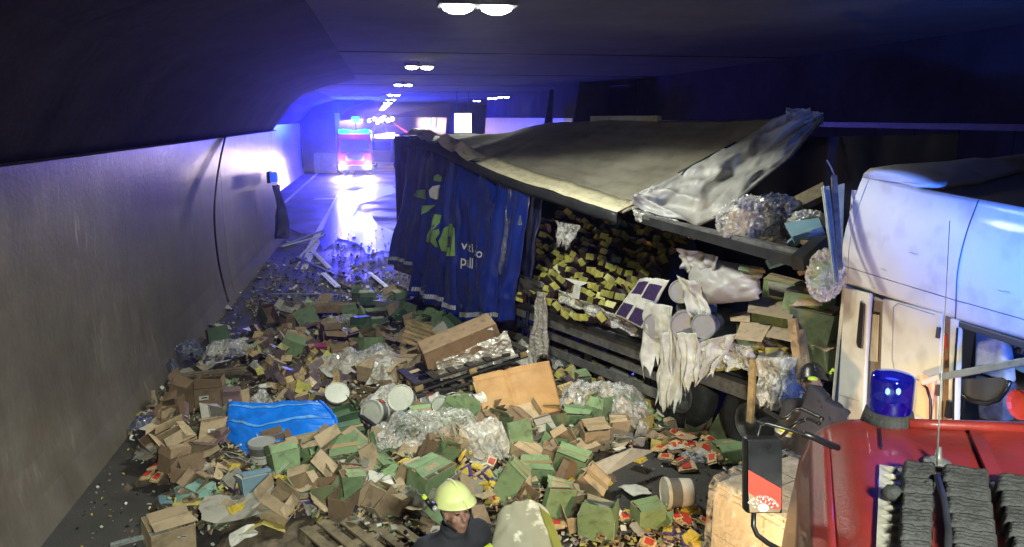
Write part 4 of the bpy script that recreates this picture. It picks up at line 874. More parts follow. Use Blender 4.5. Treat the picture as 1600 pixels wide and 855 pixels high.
# --- cartons one can point at
H_ = [(668, 757, 58, 64, 'green', 'closed', 38, 4, 0), (553, 772, 32, 66, 'green', 'closed', 8, 6, 40), (517, 772, 38, 44, 'olive', 'bare', -20, -14, 80), (447, 728, 42, 38, 'green', 'open', 20, -25, 20),
      (452, 768, 34, 50, 'green', 'wide', 35, 30, 60), (430, 790, 48, 44, 'brown', 'open', -30, 35, 30), (402, 760, 44, 38, 'ltblue', 'closed', 25, -12, 10), (655, 655, 34, 36, 'green', 'closed', 12, 18, 20), 
      (697, 656, 38, 40, 'green', 'open', -35, 32, 100), (727, 648, 36, 42, 'green', 'open', 40, 38, 160), (683, 708, 28, 52, 'green', 'wide', 15, 28, 70), (664, 705, 22, 46, 'dbrown', 'open', 15, 28, 80), (786, 757, 36, 70, 'green', 'closed', -25, 30, 70),
      (838, 737, 50, 32, 'green', 'closed', -5, 5, 0), (889, 729, 52, 48, 'green', 'closed', -32, 10, 60), (926, 743, 28, 26, 'green', 'closed', -10, 6, 0), (866, 786, 40, 66, 'green', 'closed', -8, 8, 60), 
      (935, 822, 56, 46, 'green', 'open', -30, 2, 0, 'white'), (1011, 808, 46, 46, 'green', 'closed', 6, 6, 0), (1140, 708, 52, 26, 'green', 'closed', 4, 3, 0), (1130, 668, 40, 62, 'olive', 'bare', 20, 25, 100), 
      (566, 512, 28, 30, 'dgreen', 'closed', 45, -10, 0), (536, 655, 40, 30, 'dgreen', 'open', 20, 10, 0), (545, 683, 46, 34, 'dgreen', 'closed', 10, 12, 0), (575, 545, 36, 30, 'green', 'closed', 40, -18, 0), (590, 498, 34, 30, 'green', 'open', 10, 30, 0),
      (480, 498, 34, 32, 'green', 'bare', 30, -25, 60), (456, 490, 26, 28, 'grey', 'open', -20, 30, 0), (343, 528, 32, 28, 'dgreen', 'closed', 20, -25, 30), (905, 596, 28, 28, 'green', 'closed', 8, 10, 0), (975, 630, 20, 40, 'green', 'closed', 5, 4, 0), 
      (888, 570, 26, 22, 'green', 'open', 15, 20, 0), (598, 772, 34, 26, 'green', 'open', -30, 20, 40), (578, 700, 34, 34, 'green', 'wide', 20, 40, 60), (600, 768, 32, 30, 'white', 'closed', 20, 8, 0), (515, 720, 60, 50, 'green', 'wide', 60, 35, 60),
      (604, 785, 62, 30, 'brown', 'closed', -32, 22, 120), (637, 740, 34, 38, 'brown', 'closed', 38, 25, 60), (587, 648, 38, 28, 'brown', 'closed', 0, -10, 0), (600, 583, 62, 36, 'brown', 'closed', -38, 6, 0), (628, 570, 46, 22, 'brown', 'closed', -32, -4, 0),
      (641, 592, 28, 22, 'brown', 'closed', 45, 10, 0), (501, 551, 24, 24, 'pink', 'closed', 4, 6, 0), (533, 553, 30, 24, 'brown', 'bare', 10, 6, 0), (290, 622, 44, 48, 'dbrown', 'open', -12, 18, 60), (332, 622, 40, 34, 'dbrown', 'open', -5, -8, 10),
      (366, 628, 26, 40, 'mauve', 'closed', 6, 8, 0), (276, 690, 46, 40, 'brown', 'open', 40, 30, 20), (336, 672, 42, 34, 'brown', 'closed', 8, -18, 10), (265, 832, 62, 50, 'brown', 'closed', 32, 12, 60), (905, 803, 56, 34, 'brown', 'bare', 8, 14, 0), 
      (868, 690, 30, 40, 'brown', 'wide', 30, 45, 20), (846, 668, 28, 44, 'grey', 'closed', 12, 38, 0), (820, 712, 42, 34, 'brown', 'closed', -38, 22, 40), (873, 748, 22, 56, 'dbrown', 'closed', 30, 38, 130), (928, 682, 40, 44, 'brown', 'closed', 4, 10, 0), (962, 672, 26, 44, 'brown', 'closed', -8, 14, 0),
      (996, 660, 34, 34, 'yellow', 'bare', 20, 12, 0), (745, 668, 30, 40, 'dbrown', 'open', 20, 30, 100), (700, 700, 34, 26, 'brown', 'open', 40, 20, 0), (630, 668, 26, 26, 'dgreen', 'open', 0, 10, 0), (430, 700, 34, 26, 'dbrown', 'open', 20, 14, 0), (640, 560, 26, 20, 'brown', 'open', 20, 14, 0), (560, 535, 28, 26, 'dbrown', 'open', 20, 25, 0)]
for q in H_: put(*q[:6], yaw=q[6], tilt=q[7], td=q[8], ci=q[9] if len(q) > 9 else None)
F_ = [(308, 715, 62, 34, 'brown', 25), (352, 728, 56, 34, 'brown', -20), (372, 806, 104, 44, 'grey', 8), (412, 826, 70, 22, 'yellow', 5), (330, 700, 50, 30, 'mauve', 30), (287, 775, 26, 30, 'teal', 20), (312, 768, 26, 24, 'teal', -20), (325, 772, 30, 26, 'teal', 15), (260, 788, 18, 30, 'ltblue', 20),
      (843, 678, 46, 40, 'grey', 12), (1082, 660, 60, 40, 'grey', -25), (1052, 700, 44, 30, 'white', 10), (1012, 690, 40, 24, 'brown', 20), (905, 705, 56, 26, 'brown', 0), (993, 772, 40, 22, 'white', 15), (600, 700, 30, 22, 'white', 0), (880, 800, 50, 26, 'grey', -25), (512, 690, 34, 20, 'grey', 10),
      (556, 716, 30, 40, 'grey', 0), (790, 700, 56, 20, 'white', 30), (800, 720, 34, 18, 'green', 40), (930, 572, 26, 28, 'white', 0), (885, 560, 24, 16, 'white', 30), (590, 755, 28, 22, 'white', 0), (640, 760, 24, 20, 'grey', 0), (350, 524, 12, 16, 'white', 20), (396, 525, 14, 12, 'white', 20), (440, 485, 14, 10, 'white', -30),
      (352, 548, 28, 20, 'white', 20), (385, 552, 30, 26, 'grey', 20), (372, 538, 26, 14, 'white', -10), (425, 808, 34, 20, 'grey', 10), (380, 842, 40, 16, 'white', 20), (475, 745, 34, 44, 'brown', 30), (1078, 662, 30, 40, 'white', 60), (300, 792, 50, 16, 'yellow', 5), (338, 792, 20, 24, 'olive', 5), (600, 600, 40, 20, 'dbrown', 0), (1040, 650, 40, 22, 'olive', 20), (750, 640, 30, 16, 'grey', 0),
      (270, 660, 40, 22, 'dbrown', 20), (236, 650, 30, 20, 'mauve', 20), (520, 590, 36, 30, 'white', 20), (470, 640, 30, 14, 'white', 0)]
for q in F_: flat(q[0], q[1], q[2], q[3], q[4], yaw=q[5], lift=.06)
for k in range(190):
    while True:
        u, v = U(200, 1130), U(470, 850)
        if inpoly(u, v, HEAP) and not inpoly(u, v, OPENR): break
    flat(u, v, U(14, 34), U(10, 22), random.choice(['grey', 'grey', 'brown', 'white', 'white', 'green', 'brown', 'dbrown']), lift=U(.02, .12), tilt=U(-45, 45))
# --- small packs
def pack_mesh(kind_):
    b = MB()
    if kind_ == 'coffee': b.box((0, 0, 0), (.23, .15, .10), None, mats=['lime', random.choice(['lime', 'cream']), 'purple', random.choice(['foil', 'purple']), 'purple', random.choice(['foil', 'cream', 'foil', 'purple'])])
    else:
        b.box((0, 0, 0), (.15, .11, .035), kind_); b.box((0, 0, .02), (.09, .075, .012), 'red' if kind_ == 'cream' else 'ypack'); 
        for sx in (-1, 1): b.box((sx*.083, 0, 0), (.02, .105, .006), 'cream')
    o = b.build('pack'); jit(o, .014, 12, .12, U(0, 99)); me = o.data; bpy.data.objects.remove(o); return me
CM = [pack_mesh('coffee') for _ in range(8)]; KM = [pack_mesh('cream') for _ in range(6)]; YM = [pack_mesh('bpack') for _ in range(5)]+[pack_mesh('ypack') for _ in range(3)]
def pk(ms, name, p, rot, s=1.): o = bpy.data.objects.new(name, random.choice(ms)); link(o); o.location = p; o.rotation_euler = rot; o.scale = (s, s, s); return o
def reg2(o, label, grp):
    o['category'] = 'pack'; o['group'] = grp; packs.append((o, label)); return o
packs = []
NW = ['first', 'second', 'third', 'fourth', 'fifth', 'sixth', 'seventh', 'eighth', 'ninth', 'tenth', 'eleventh', 'twelfth', 'thirteenth', 'fourteenth', 'fifteenth', 'sixteenth', 'seventeenth', 'eighteenth', 'nineteenth', 'twentieth']
TW_ = ['twenty', 'thirty', 'forty', 'fifty', 'sixty', 'seventy', 'eighty']
def nth(i): return NW[i] if i < 20 else (TW_[(i+1)//10-2]+'-'+NW[(i+1) % 10-1] if (i+1) % 10 else TW_[(i+1)//10-2][:-1]+'ieth')
def scatter(P, n, ms, name, label, cat, grp, s=1., lift=.05, flatn=.6):
    xs = [q[0] for q in P]; ys_ = [q[1] for q in P]; c = 0; g = 0
    while c < n and g < 4000:
        g += 1; u, v = U(min(xs), max(xs)), U(min(ys_), max(ys_))
        if not inpoly(u, v, P): continue
        c += 1; p = atp(u, v); p.z += U(.03, .03+lift); o = pk(ms, name, p, (U(-flatn, flatn), U(-flatn, flatn), U(0, 6.28)), s*U(.8, 1.15)); reg2(o, label, grp)
scatter([(380, 530), (560, 505), (560, 620), (500, 640), (400, 620)], 78, CM, 'coffee_pack', 'dark foil pack with yellow-green ends in the heap behind the blue sheet', 'pack', 'coffee packs behind the blue sheet', 1.05, .12, 1.2)
scatter([(790, 530), (870, 520), (1040, 600), (1050, 650), (900, 660), (860, 580)], 74, CM, 'coffee_pack', 'dark foil pack with yellow-green ends between the tan board and the trailer', 'pack', 'coffee packs beside the trailer', 1.0, .14, 1.2)
scatter([(1000, 700), (1090, 670), (1150, 725), (1060, 740)], 26, KM, 'biscuit_pack', 'clear pack of biscuits with red label beside the dark tyre', 'pack', 'biscuit packs beside the trailer wheel', 1.15, .05, .4)
scatter([(945, 800), (1100, 800), (1110, 860), (950, 862)], 22, KM+YM, 'biscuit_pack', 'small bright food pack on the wet asphalt near the frame bottom', 'pack', 'food packs on the asphalt near the wrapped pallet', 1.1, .02, .3)
scatter([(690, 680), (760, 690), (790, 800), (730, 780), (700, 760)], 44, YM+KM, 'snack_pack', 'small violet and yellow snack pack beside the firefighter and the clear film', 'pack', 'snack packs above the firefighter', 1.0, .10, .8)
scatter([(360, 740), (410, 720), (500, 780), (480, 810), (370, 800)], 26, YM, 'snack_pack', 'small violet and yellow snack pack near the flat board at lower left', 'pack', 'snack packs at the lower left', 1.0, .05, .5)
scatter([(220, 700), (300, 700), (300, 750), (230, 760)], 16, KM, 'biscuit_pack', 'biscuit pack lying on the road by the left wall', 'pack', 'biscuit packs beside the left wall', 1., .03, .3)
for u, v, ms, lb in ((880, 762, YM, 'yellow food pack lying alone right of the small green carton'), (995, 727, YM, 'pale food pack alone on the open wet asphalt'), (867, 832, KM, 'red and cream biscuit pack on the pale plastic cover'), (373, 810, YM, 'violet food pack lying on the big flat grey board'), (640, 737, YM, 'blue and yellow food pack on top of the clear film'), (940, 765, YM, 'pale food pack below the grey plank')):
    p = atp(u, v); p.z += .09; tag(pk(ms, 'food_pack', p, (U(-.2, .2), U(-.2, .2), U(0, 3)), 1.25), lb, 'pack')
# --- packs stacked on the trailer
def bed(s, w_, z): return TP(s, w_, z)
b = MB(); b.poly([bed(3.2, .12, 1.12), bed(6.7, .12, 1.12), bed(6.7, 2.3, 1.12), bed(3.2, 2.3, 1.12), bed(3.3, .25, 1.2), bed(6.6, .2, 1.2), bed(6.4, 2.2, 2.35), bed(3.4, 2.2, 2.35)], [(0, 1, 5, 4), (1, 2, 6, 5), (2, 3, 7, 6), (3, 0, 4, 7), (4, 5, 6, 7)], 'purple'); tag(b.build('wrapped_pallet'), 'dark film-wrapped stack of goods under the packs on the trailer bed', 'wrapped stack')
for r_ in range(11):
    for c in range(24):
        s = 3.25+c*.148+.05*(r_ % 2)+U(-.04, .04); w_ = -.02+r_*.20+U(-.03, .03); z = 1.22+r_*.118+.08*sin(c*.6)+U(-.02, .04)
        if rnd() < .05: continue
        p = bed(s, w_, z); far = r_ > 5
        o = pk(CM if not far or rnd() < .5 else YM+KM, 'coffee_pack', p, (0, 0, 0), 1.2 if not far else 1.35); orient(o, p, 50+U(-40, 40), -38+U(-34, 30), -63+U(-30, 30))
        if far: reg2(o, f'dark pack in the {nth(r_)} row from the trailer edge, {nth(c)} from the curtain', 'packs in the rear rows on the trailer')
        else: reg2(o, f'yellow-ended coffee pack in the {nth(r_)} row from the trailer edge, {nth(c)} from the curtain', 'coffee packs in rows on the trailer')
# --- tubs
def tub(p, axis, r=.16, h=.26, body='bucket', lidm='lid', red=False, label='', yaw=0, openb=False, band=True):
    t = thing('tub', label, 'tub', p); q = Vector(axis).normalized().to_track_quat('Z', 'Y'); t.rotation_euler = (q.to_matrix()@Matrix.Rotation(R(yaw), 3, 'Z')).to_euler(); t['group'] = 'plastic tubs from the load'
    b = MB(); b.lathe([(0, -h/2), (r*.86, -h/2), (r*.88, -h/2+.01), (r*.97, h/2-.035), (r*1.0, h/2-.03), (r*.99, h/2-.005)], body, 28); b.build('tub_body', t, True)
    if band: b = MB(); b.lathe([(r*.885, -h/2+.02), (r*.935, 0)], 'bwhite' if body == 'bucket' else 'bucket', 28, M=Matrix.Diagonal((1.006, 1.006, 1, 1))); b.build('label_band', t, True)
    b = MB(); b.lathe([(r*1.03, h/2-.03), (r*1.05, h/2-.01), (r*1.04, h/2+.010), (r*.97, h/2+.012), (r*.94, h/2+.003), (r*.5, h/2+.007), (0, h/2+.008)], lidm, 28); b.build('lid', t, True, auto=True)
    if red:
        b = MB(); nn = 5
        for k in range(nn): a0, a1 = R(60+k*8), R(68+k*8); b.face([(r*.955*1.01*cos(a0), r*.955*1.01*sin(a0), -.02), (r*.955*1.01*cos(a1), r*.955*1.01*sin(a1), -.02), (r*.99*1.01*cos(a1), r*.99*1.01*sin(a1), .07), (r*.99*1.01*cos(a0), r*.99*1.01*sin(a0), .07)], 'red')
        b.build('red_label', t)
    b = MB(); b.tube([(r*1.03*cos(a), r*1.03*sin(a)*1.0, h/2-.05-.10*sin(a)) for a in [pi*k/12 for k in range(13)]], .004, 'gmetal', 5); b.build('wire_handle', t, True)
    return t
tc_ = lambda p: (CAM-Vector(p)).normalized()
def tubp(u, v, lift=.12): p = atp(u, v); p.z += lift; return p
tub(tubp(592, 658), (-.62, -.8, .35), .165, .30, red=True, label='grey tub on its side, pale lid facing the lower left, left of a tub pair')
tub(tubp(632, 648, .2), (-.35, -.75, .6), .17, .26, label='grey tub with big pale lid tilted towards the viewpoint, right of a tub pair')
tub(tubp(527, 634, .12), (.1, -.6, .8), .16, .24, label='tub with round pale lid just right of the blue sheet')
tub(tubp(411, 722, .13), (0, 0, 1), .15, .25, lidm='lidg', label='upright dark tub with dented grey lid in front of the blue sheet')
tub(tubp(674, 645, .12), (1, -.1, .25), .13, .24, 'bwhite', red=True, label='white tub with red label lying among the green cartons')
tub(tubp(694, 650, .15), (-.4, -.9, .35), .12, .22, label='small grey tub with pale lid, left of two behind the green cartons')
tub(tubp(716, 648, .15), (-.3, -.9, .4), .12, .22, label='small grey tub with pale lid, right of two behind the green cartons')
tub(tubp(742, 645, .12), (1, .2, .1), .13, .26, 'bwhite', label='white banded tub lying against the tan board')
tub(tubp(1059, 792, .17), (-1, .05, .02), .165, .30, red=True, yaw=120, label='grey tub with red mark lying on its side on the wet asphalt')
tub(tubp(968, 606, .16), (-.5, -.6, .5), .17, .26, lidm='lidg', label='grey tub tipped over in the heap beside the trailer rail')
tub(tubp(990, 612, .16), (.6, -.6, .4), .15, .26, 'bwhite', label='white tub half buried beside the trailer rail')
tub(tubp(1005, 606, .14), (.8, -.5, .2), .13, .24, 'bwhite', red=True, label='small white tub with red stripe by the trailer rail')
for u, v, r, lm, ax3, off, rd, lb in ((1028, 506, .165, 'lidg', (-.5, -.8, .1), .05, 0, 'grey-lidded tub at the left end of the front row on the trailer'), (1070, 506, .185, 'lidg', (-.35, -.9, .12), .08, 0, 'grey-lidded tub in the middle of the front row on the trailer'), (1108, 507, .155, 'lidg', (-.75, -.6, .05), .05, 1, 'tub with red label at the right end of the front row on the trailer'),
        (1064, 455, .15, 'lidg', (-.4, -.9, .2), -.10, 0, 'grey-lidded tub behind the white sheet, topmost of the group on the trailer'), (1073, 482, .13, 'bucket', (-.3, -.8, .4), -.25, 0, 'dark tub wedged behind the front row on the trailer'), (1102, 484, .13, 'bucket', (-.3, -.8, .4), -.25, 0, 'dark tub behind the middle of the front row on the trailer')):
    tub(apl(u, v, off), ax3, r, .30, 'bwhite' if rd else 'bucket', lm, rd, lb, 60)
# --- pallets and timber
def pallet(p, rot, m, label, dm=(1.2, .8), nb=7, thick=.022):
    t = thing('pallet', label, 'pallet', p); t.rotation_euler = rot; L_, W_ = dm
    for k in range(nb):
        b = MB(); b.box((-L_/2+.05+(L_-.1)*k/(nb-1), 0, .13), (.10, W_, thick), m); jit(b.build('deck_board', t), .006, 6, 0, k)
    for y in (-W_/2+.05, 0, W_/2-.05):
        b = MB(); b.box((0, y, .109), (L_, .09, .02), m); b.build('stringer', t); b = MB(); b.box((0, y, .011), (L_, .09, .022), m); b.build('base_board', t)
        for x in (-L_/2+.06, 0, L_/2-.06): b = MB(); b.box((x, y, .06), (.11, .09, .077), 'wgrey' if m != 'wdark' else 'wood'); b.build('block', t)
    return t
pp = atp(668, 545); pallet((pp.x-.05, pp.y, pp.z+.10), (R(20), R(-6), R(82)), 'wood', 'pale new pallet tilted behind the long cardboard box', (1.0, .8), 6)
pp = atp(700, 618); pallet((pp.x+.25, pp.y+.25, pp.z+.30), (R(-4), R(-9), R(16)), 'wdark', 'dark pallet under the long cardboard box, upper of two', (1.7, .8))
pallet((pp.x+.25, pp.y+.15, pp.z+.10), (R(-4), R(-6), R(14)), 'wdark', 'dark pallet under the long cardboard box, lower of two', (1.6, .8))
pp = az(592, 845, .12); pallet((pp.x, pp.y, .10), (R(6), R(4), R(38)), 'wgrey', 'weathered pallet at the bottom edge left of the firefighter', (1.2, .95), 7)
pp = atp(522, 492); b = MB(); b.box((0, 0, 0), (1.25, .22, .16), 'wood'); 
for k in range(4): b.box((0, -.11+.02+k*.06, .083), (1.24, .012, .012), 'wgrey')
o = b.build('timber_beam'); orient(o, pp, 14, 8, 60, .16); tag(o, 'pale timber beam lying across the heap behind the green cartons', 'timber')
def lath(a, c, wd, m, label, z=.03, z2=None, name='lath', cat='lath', grp='broken laths on the road', th=.03):
    A = atp(*a); C_ = atp(*c); A.z += z; C_.z += z if z2 is None else z2; b = MB(); d = C_-A; n = 3
    b.beam((0, 0, 0), d, wd, th, m); b.beam((0, 0, th*.5+.004), d*.98+Vector((0, 0, th*.5+.004)), wd*.35, .01, m); o = b.build(name); o.location = A; return tag(o, label, cat, grp)
for a, c, wd, m, lb in (((505, 362), (437, 388), .10, 'galv', 'pale metal profile slanting left of the bright wet patch, upper of two'), ((505, 370), (440, 388), .09, 'white', 'pale lath slanting left of the bright wet patch, lower of two'), ((468, 405), (500, 371), .07, 'white', 'thin pale lath pointing at the fire engine'),
        ((463, 404), (524, 432), .07, 'galv', 'bent grey strip across the road markings'), ((492, 398), (515, 422), .14, 'white', 'short white board left of the middle of the road'), ((505, 430), (528, 452), .16, 'white', 'broad white splintered board in the road centre'), ((577, 429), (612, 458), .12, 'white', 'white lath lying alone right of the road centre'),
        ((424, 463), (528, 464), .07, 'galv', 'long thin rail lying across behind the heap'), ((445, 356), (470, 368), .06, 'gmetal', 'thin dark rod at the foot of the wall end'), ((463, 440), (476, 398), .06, 'dmetal', 'dark rod pointing away beside the road marking'), ((600, 463), (634, 464), .10, 'white', 'white board end beside the curtain hem'),
        ((530, 445), (590, 470), .08, 'wgrey', 'brown splinter behind the timber beam'), ((270, 600), (385, 588), .20, 'wgrey', 'long brown plank behind the mauve cartons'), ((380, 545), (500, 512), .08, 'mauve', 'torn strip of card lying over the heap'), ((860, 742), (912, 672), .10, 'wgrey', 'splintered lath leaning among brown cartons'), ((560, 660), (600, 690), .05, 'dmetal', 'dark bent rod beside the tub pair'),
        ((175, 870), (262, 846), .06, 'galv', 'thin metal rail at the bottom left corner'), ((650, 640), (770, 612), .05, 'gmetal', 'bent grey rod in front of the dark pallets'), ((640, 650), (740, 655), .04, 'galv', 'wire rod among the tubs')):
    lath(a, c, wd, m, lb, .05 if a[1] < 480 else .12)
for k in range(26):
    u, v = U(400, 640), U(380, 478); 
    if u < 440 and v < 400: continue
    lath((u, v), (u+U(-18, 18), v+U(-6, 6)), U(.02, .09), random.choice(['dmetal', 'wgrey', 'white', 'gmetal', 'dbrown', 'wgrey']), 'short splinter scattered on the dirty road before the heap', .03)
# grey plank with label lying lower right, tan board, long box
A = [az(905, 733, .35), az(985, 700, .42), az(1018, 704, .30), az(932, 748, .22)]; b = MB(); b.slab(A, .05, 'grey'); b2 = tag(b.build('grey_board'), 'long grey board with small white label beside the small green carton', 'board')
c = az(968, 703, .43); b = MB(); b.slab([c+Vector((-.06, -.05, .02)), c+Vector((.08, -.0, .02)), c+Vector((.06, .05, .02)), c+Vector((-.08, .01, .02))], .004, 'white'); b.build('paper_label', b2)
def bigboard(s, t_):
    A = az(738, 590, .75).lerp(az(858, 564, .95), s); B = az(764, 674, .40).lerp(az(878, 642, .42), s); p = A.lerp(B, t_)
    cr = -.05*math.exp(-((s-.42)/.03)**2)*.6-.03*math.exp(-((t_-.08)/.03)**2); return p+Vector((-.1, -.5, .8))*(cr+.012*fbm((s*3, t_*3, 0), 2)+.03*sin(pi*s))
t = thing('tan_board', 'large creased tan cardboard panel leaning on the dark pallets', 'board'); grid(bigboard, 40, 30, 'tan', 'panel', t, th=.012)
b = MB(); b.beam(az(740, 598, .72), az(768, 676, .36), .03, .03, 'wood'); b.build('edge_batten', t)
# long cardboard box on the dark pallets, film over it
t = thing('long_cardboard_box', 'long brown cardboard box with white label and straps on the dark pallets', 'carton')
q = [az(661, 553, 1.05), az(775, 505, 1.35), az(790, 545, 1.0), az(672, 590, .62)]
b = MB(); b.slab([q[0], q[3], q[2], q[1]], .42, 'dbrown'); o = bevel(b.build('box_body', t), .01)
nrm = (q[3]-q[0]).cross(q[1]-q[0]).normalized()
def onb(a, c, k=.004): return q[0].lerp(q[1], a).lerp(q[3].lerp(q[2], a), c)+nrm*k
if nrm.dot(CAM-q[0]) < 0: nrm = -nrm
b = MB(); b.face([onb(.78, .08), onb(.93, .08), onb(.95, .36), onb(.80, .38)], 'white'); b.build('paper_label', t)
for a in (.25, .66): b = MB(); b.face([onb(a, -.02, .006), onb(a+.012, -.02, .006), onb(a+.02, 1.0, .006), onb(a+.008, 1.0, .006)], 'tape'); b.build('strap', t)
def bf(s, t_):
    base = onb(lerp(.10, 1.08, s), lerp(.28, 1.15, t_)+.10*(1-s), .05); return base+nrm*(.06*fbm((s*5, t_*4, 1), 3)+.03*(1-abs(fbm((s*9, t_*6, 5), 2))))+Vector((0, 0, -.05*t_))
tag(grid(bf, 46, 26, 'filmw', 'clear_wrap', smooth=False), 'milky wrinkled film draped over the long cardboard box', 'film')
# blue sheet
BS = [az(357, 632, .60), az(500, 627, .62), az(519, 668, .50), az(515, 700, .30), az(392, 713, .22), az(355, 690, .28)]
def blue(s, t_):
    top = BS[0].lerp(BS[1], s); bot = BS[5].lerp(BS[4], min(1, s*3)) if s < .33 else BS[4].lerp(BS[3], (s-.33)/.67)
    p = top.lerp(bot, t_); p += (Vector((.16, .02, -.02)))*sin(pi*t_)*max(0, s-.75)*4
    p.z += .05*sin(pi*t_)+.03*fbm((s*3, t_*2, 0), 3)+.022*(1-abs(fbm((s*2.2+t_, t_*3-s, 5), 2)))**3-.06*max(0, s-.86)*4-.04*math.exp(-((t_-.75)/.10)**2)*max(0, s-.4)
    return p
t = thing('blue_sheet', 'bright blue rigid plastic sheet with pale stripes lying on the heap', 'sheet'); grid(blue, 60, 40, 'bluesheet', 'panel', t, th=.007)
for t0, t1, w_ in ((.16, .10, .045), (.62, .42, .045), (.98, .80, .04)):
    def st2(s, t_, t0=t0, t1=t1, w_=w_): 
        s = lerp(.01 if t0 < .9 else .5, .97, s); c = lerp(t0, t1, s**.8)+(t_-.5)*w_; return blue(s, c)+Vector((0, -.008, .014))
    grid(st2, 50, 2, mat('pale_blue_tape', (.12, .38, .85), .5, dirt=.5, ns=9), 'stripe', t)
b = MB(); b.tube([blue(.985, k/12)+Vector((.01, 0, .012+.012*sin(k*3))) for k in range(13)], .02, 'bluesheet', 7); b.build('torn_rim', t, True)
# --- films draped over the heap
def drape(cu, cv, wpx, hpx, yaw, m, label, lift=.16, amp=.13, name='clear_film', nu=44, nv=30, fr=1.9, cat='film', p=None):
    p = p or atp(cu, cv); k = px(p); w_, d = wpx*k, hpx*k*1.7; cy, sy = cos(R(yaw)), sin(R(yaw)); sd = U(0, 50)
    def f(s, t_):
        a = (s-.5)*w_*(1+.25*fbm((t_*2.5, sd, 0), 2)); c = (t_-.5)*d*(1+.35*fbm((s*2.5, sd, 3), 2)); x = p.x+a*cy-c*sy; y = p.y+a*sy+c*cy
        e = min(1, min(s, 1-s)*5, min(t_, 1-t_)*5); z = pile(x, y)+lift*(.35+.65*e)+amp*((1-abs(fbm((a*fr+sd, c*fr, sd), 4)))-.6)+.012*fbm((a*9, c*9, sd), 2)
        return Vector((x, y, max(z, .02)))
    return tag(grid(f, nu, nv, m, name, smooth=False), label, cat, 'plastic films strewn over the heap')
drape(565, 583, 120, 42, 22, 'filmw', 'milky film stretched over cartons left of the brown box stack', .30)
drape(545, 515, 70, 30, 10, 'film', 'torn clear film above the magenta carton', .22)
drape(352, 565, 74, 34, -5, 'film', 'clear crumpled film right of the dark bundle near the left wall', .30, .16)
drape(292, 567, 46, 30, 0, 'filmd', 'dark crumpled film bundle against the left wall', .34, .2)
drape(407, 652, 44, 22, 20, 'film', 'small clear film patch left of the blue sheet', .30, .14)
drape(672, 692, 180, 40, 3, 'film', 'long clear film ribbon lying across the middle of the heap', .34, .16, nu=60)
drape(752, 712, 84, 42, -28, 'filmw', 'milky film tail hanging down beside the brown cartons', .34, .14)
drape(945, 650, 130, 60, -22, 'film', 'clear shrink film over the cartons right of the tan board', .40, .20, nu=50, nv=30)
drape(668, 480, 60, 22, 0, 'film', 'thin clear film in the green cartons below the curtain', .26, .1)
drape(600, 640, 70, 22, 10, 'filmw', 'white shredded film above the tub pair', .24, .12)
drape(600, 600, 44, 28, -20, 'filmw', 'pale grey plastic bag below the brown box stack', .34, .12)
drape(820, 565, 60, 30, 50, 'filmw', 'white film scrap between the long box and the trailer', .26, .14)
drape(260, 590, 36, 24, 0, 'filmd', 'dark blue bag at the foot of the left wall', .22, .14)
drape(235, 665, 60, 26, 20, 'filmd', 'dark plastic strip rumpled beside the left wall', .12, .10)
drape(650, 790, 60, 24, -30, 'film', 'silvery foil scraps beside the helmet', .16, .1)
drape(590, 785, 40, 40, 0, 'filmd', 'dark glossy foil under the tall green carton', .10, .1)
drape(1085, 720, 40, 20, 0, 'film', 'clear film scrap near the biscuit packs', .1, .06)
drape(890, 575, 60, 30, 0, 'filmw', 'white crumpled film beside the green carton near the trailer', .2, .12)
# pale plastic cover in front beside the firefighter
def cover(s, t_):
    p = az(778, 808, .62).lerp(az(856, 800, .62), s).lerp(az(752, 930, .25).lerp(az(905, 930, .25), s), t_)
    p.z += .15*sin(pi*s)**.8*(1-.3*t_)+.035*fbm((s*3, t_*3, 0), 2)
    return p
t = thing('plastic_cover', 'large pale plastic cover with dirty olive patches beside the firefighter', 'cover')
cm = mat('cover_plastic', (.66, .65, .53), .6, var=.06, ns=1.1, c2=(.34, .33, .24), bump=.15, dirt=.15)
for n_ in cm.node_tree.nodes:
    if n_.type == 'VALTORGB' and abs(n_.color_ramp.elements[0].position-.3) < .01: n_.color_ramp.elements[0].position = .47; n_.color_ramp.elements[1].position = .50
grid(cover, 40, 30, cm, 'sheet', t, th=.008)
b = MB(); b.slab([cover(.78, .1)+Vector((0, 0, .03)), cover(.98, .12)+Vector((0, 0, .03)), cover(1., .6)+Vector((0, 0, .03)), cover(.85, .6)+Vector((0, 0, .03))], .006, mat('olive_tape', (.25, .26, .06), .4)); b.build('olive_patch', t)
# --- goods on the trailer bed, right part
def drape2(TLp, TRp, BLp, BRp, off, m, label, amp=.06, nu=26, nv=30, ragged=.2, name='hanging_cloth', cat='cloth', off2=None, grp=None):
    A, B, C_, D_ = [apl(*q, off) for q in (TLp, TRp)]+[apl(*q, off if off2 is None else off2) for q in (BLp, BRp)]; sd = U(0, 40)
    def f(s, t_):
        tt = t_*(1-ragged*(.5+.5*fbm((s*3+sd, 0, 0), 2)+.55*fbm((s*11+sd, 2, 0), 2))*1.1); p = A.lerp(B, s).lerp(C_.lerp(D_, s), tt)
        nar = 1; return p+TN*(amp*.8*sin(s*15+sd+2.2*fbm((s*1.5, tt*1.2, sd), 2))*(.4+.6*tt)+amp*1.5*fbm((s*2+sd, tt*1.2, 0), 3)+amp*.35*(1-abs(fbm((s*5+sd, tt*3, 4), 2))))+TD*(.07*fbm((tt*2.2, s*1.2, sd), 2))
    return tag(grid(f, nu, nv, m, name, smooth=True, th=.003), label, cat, grp)
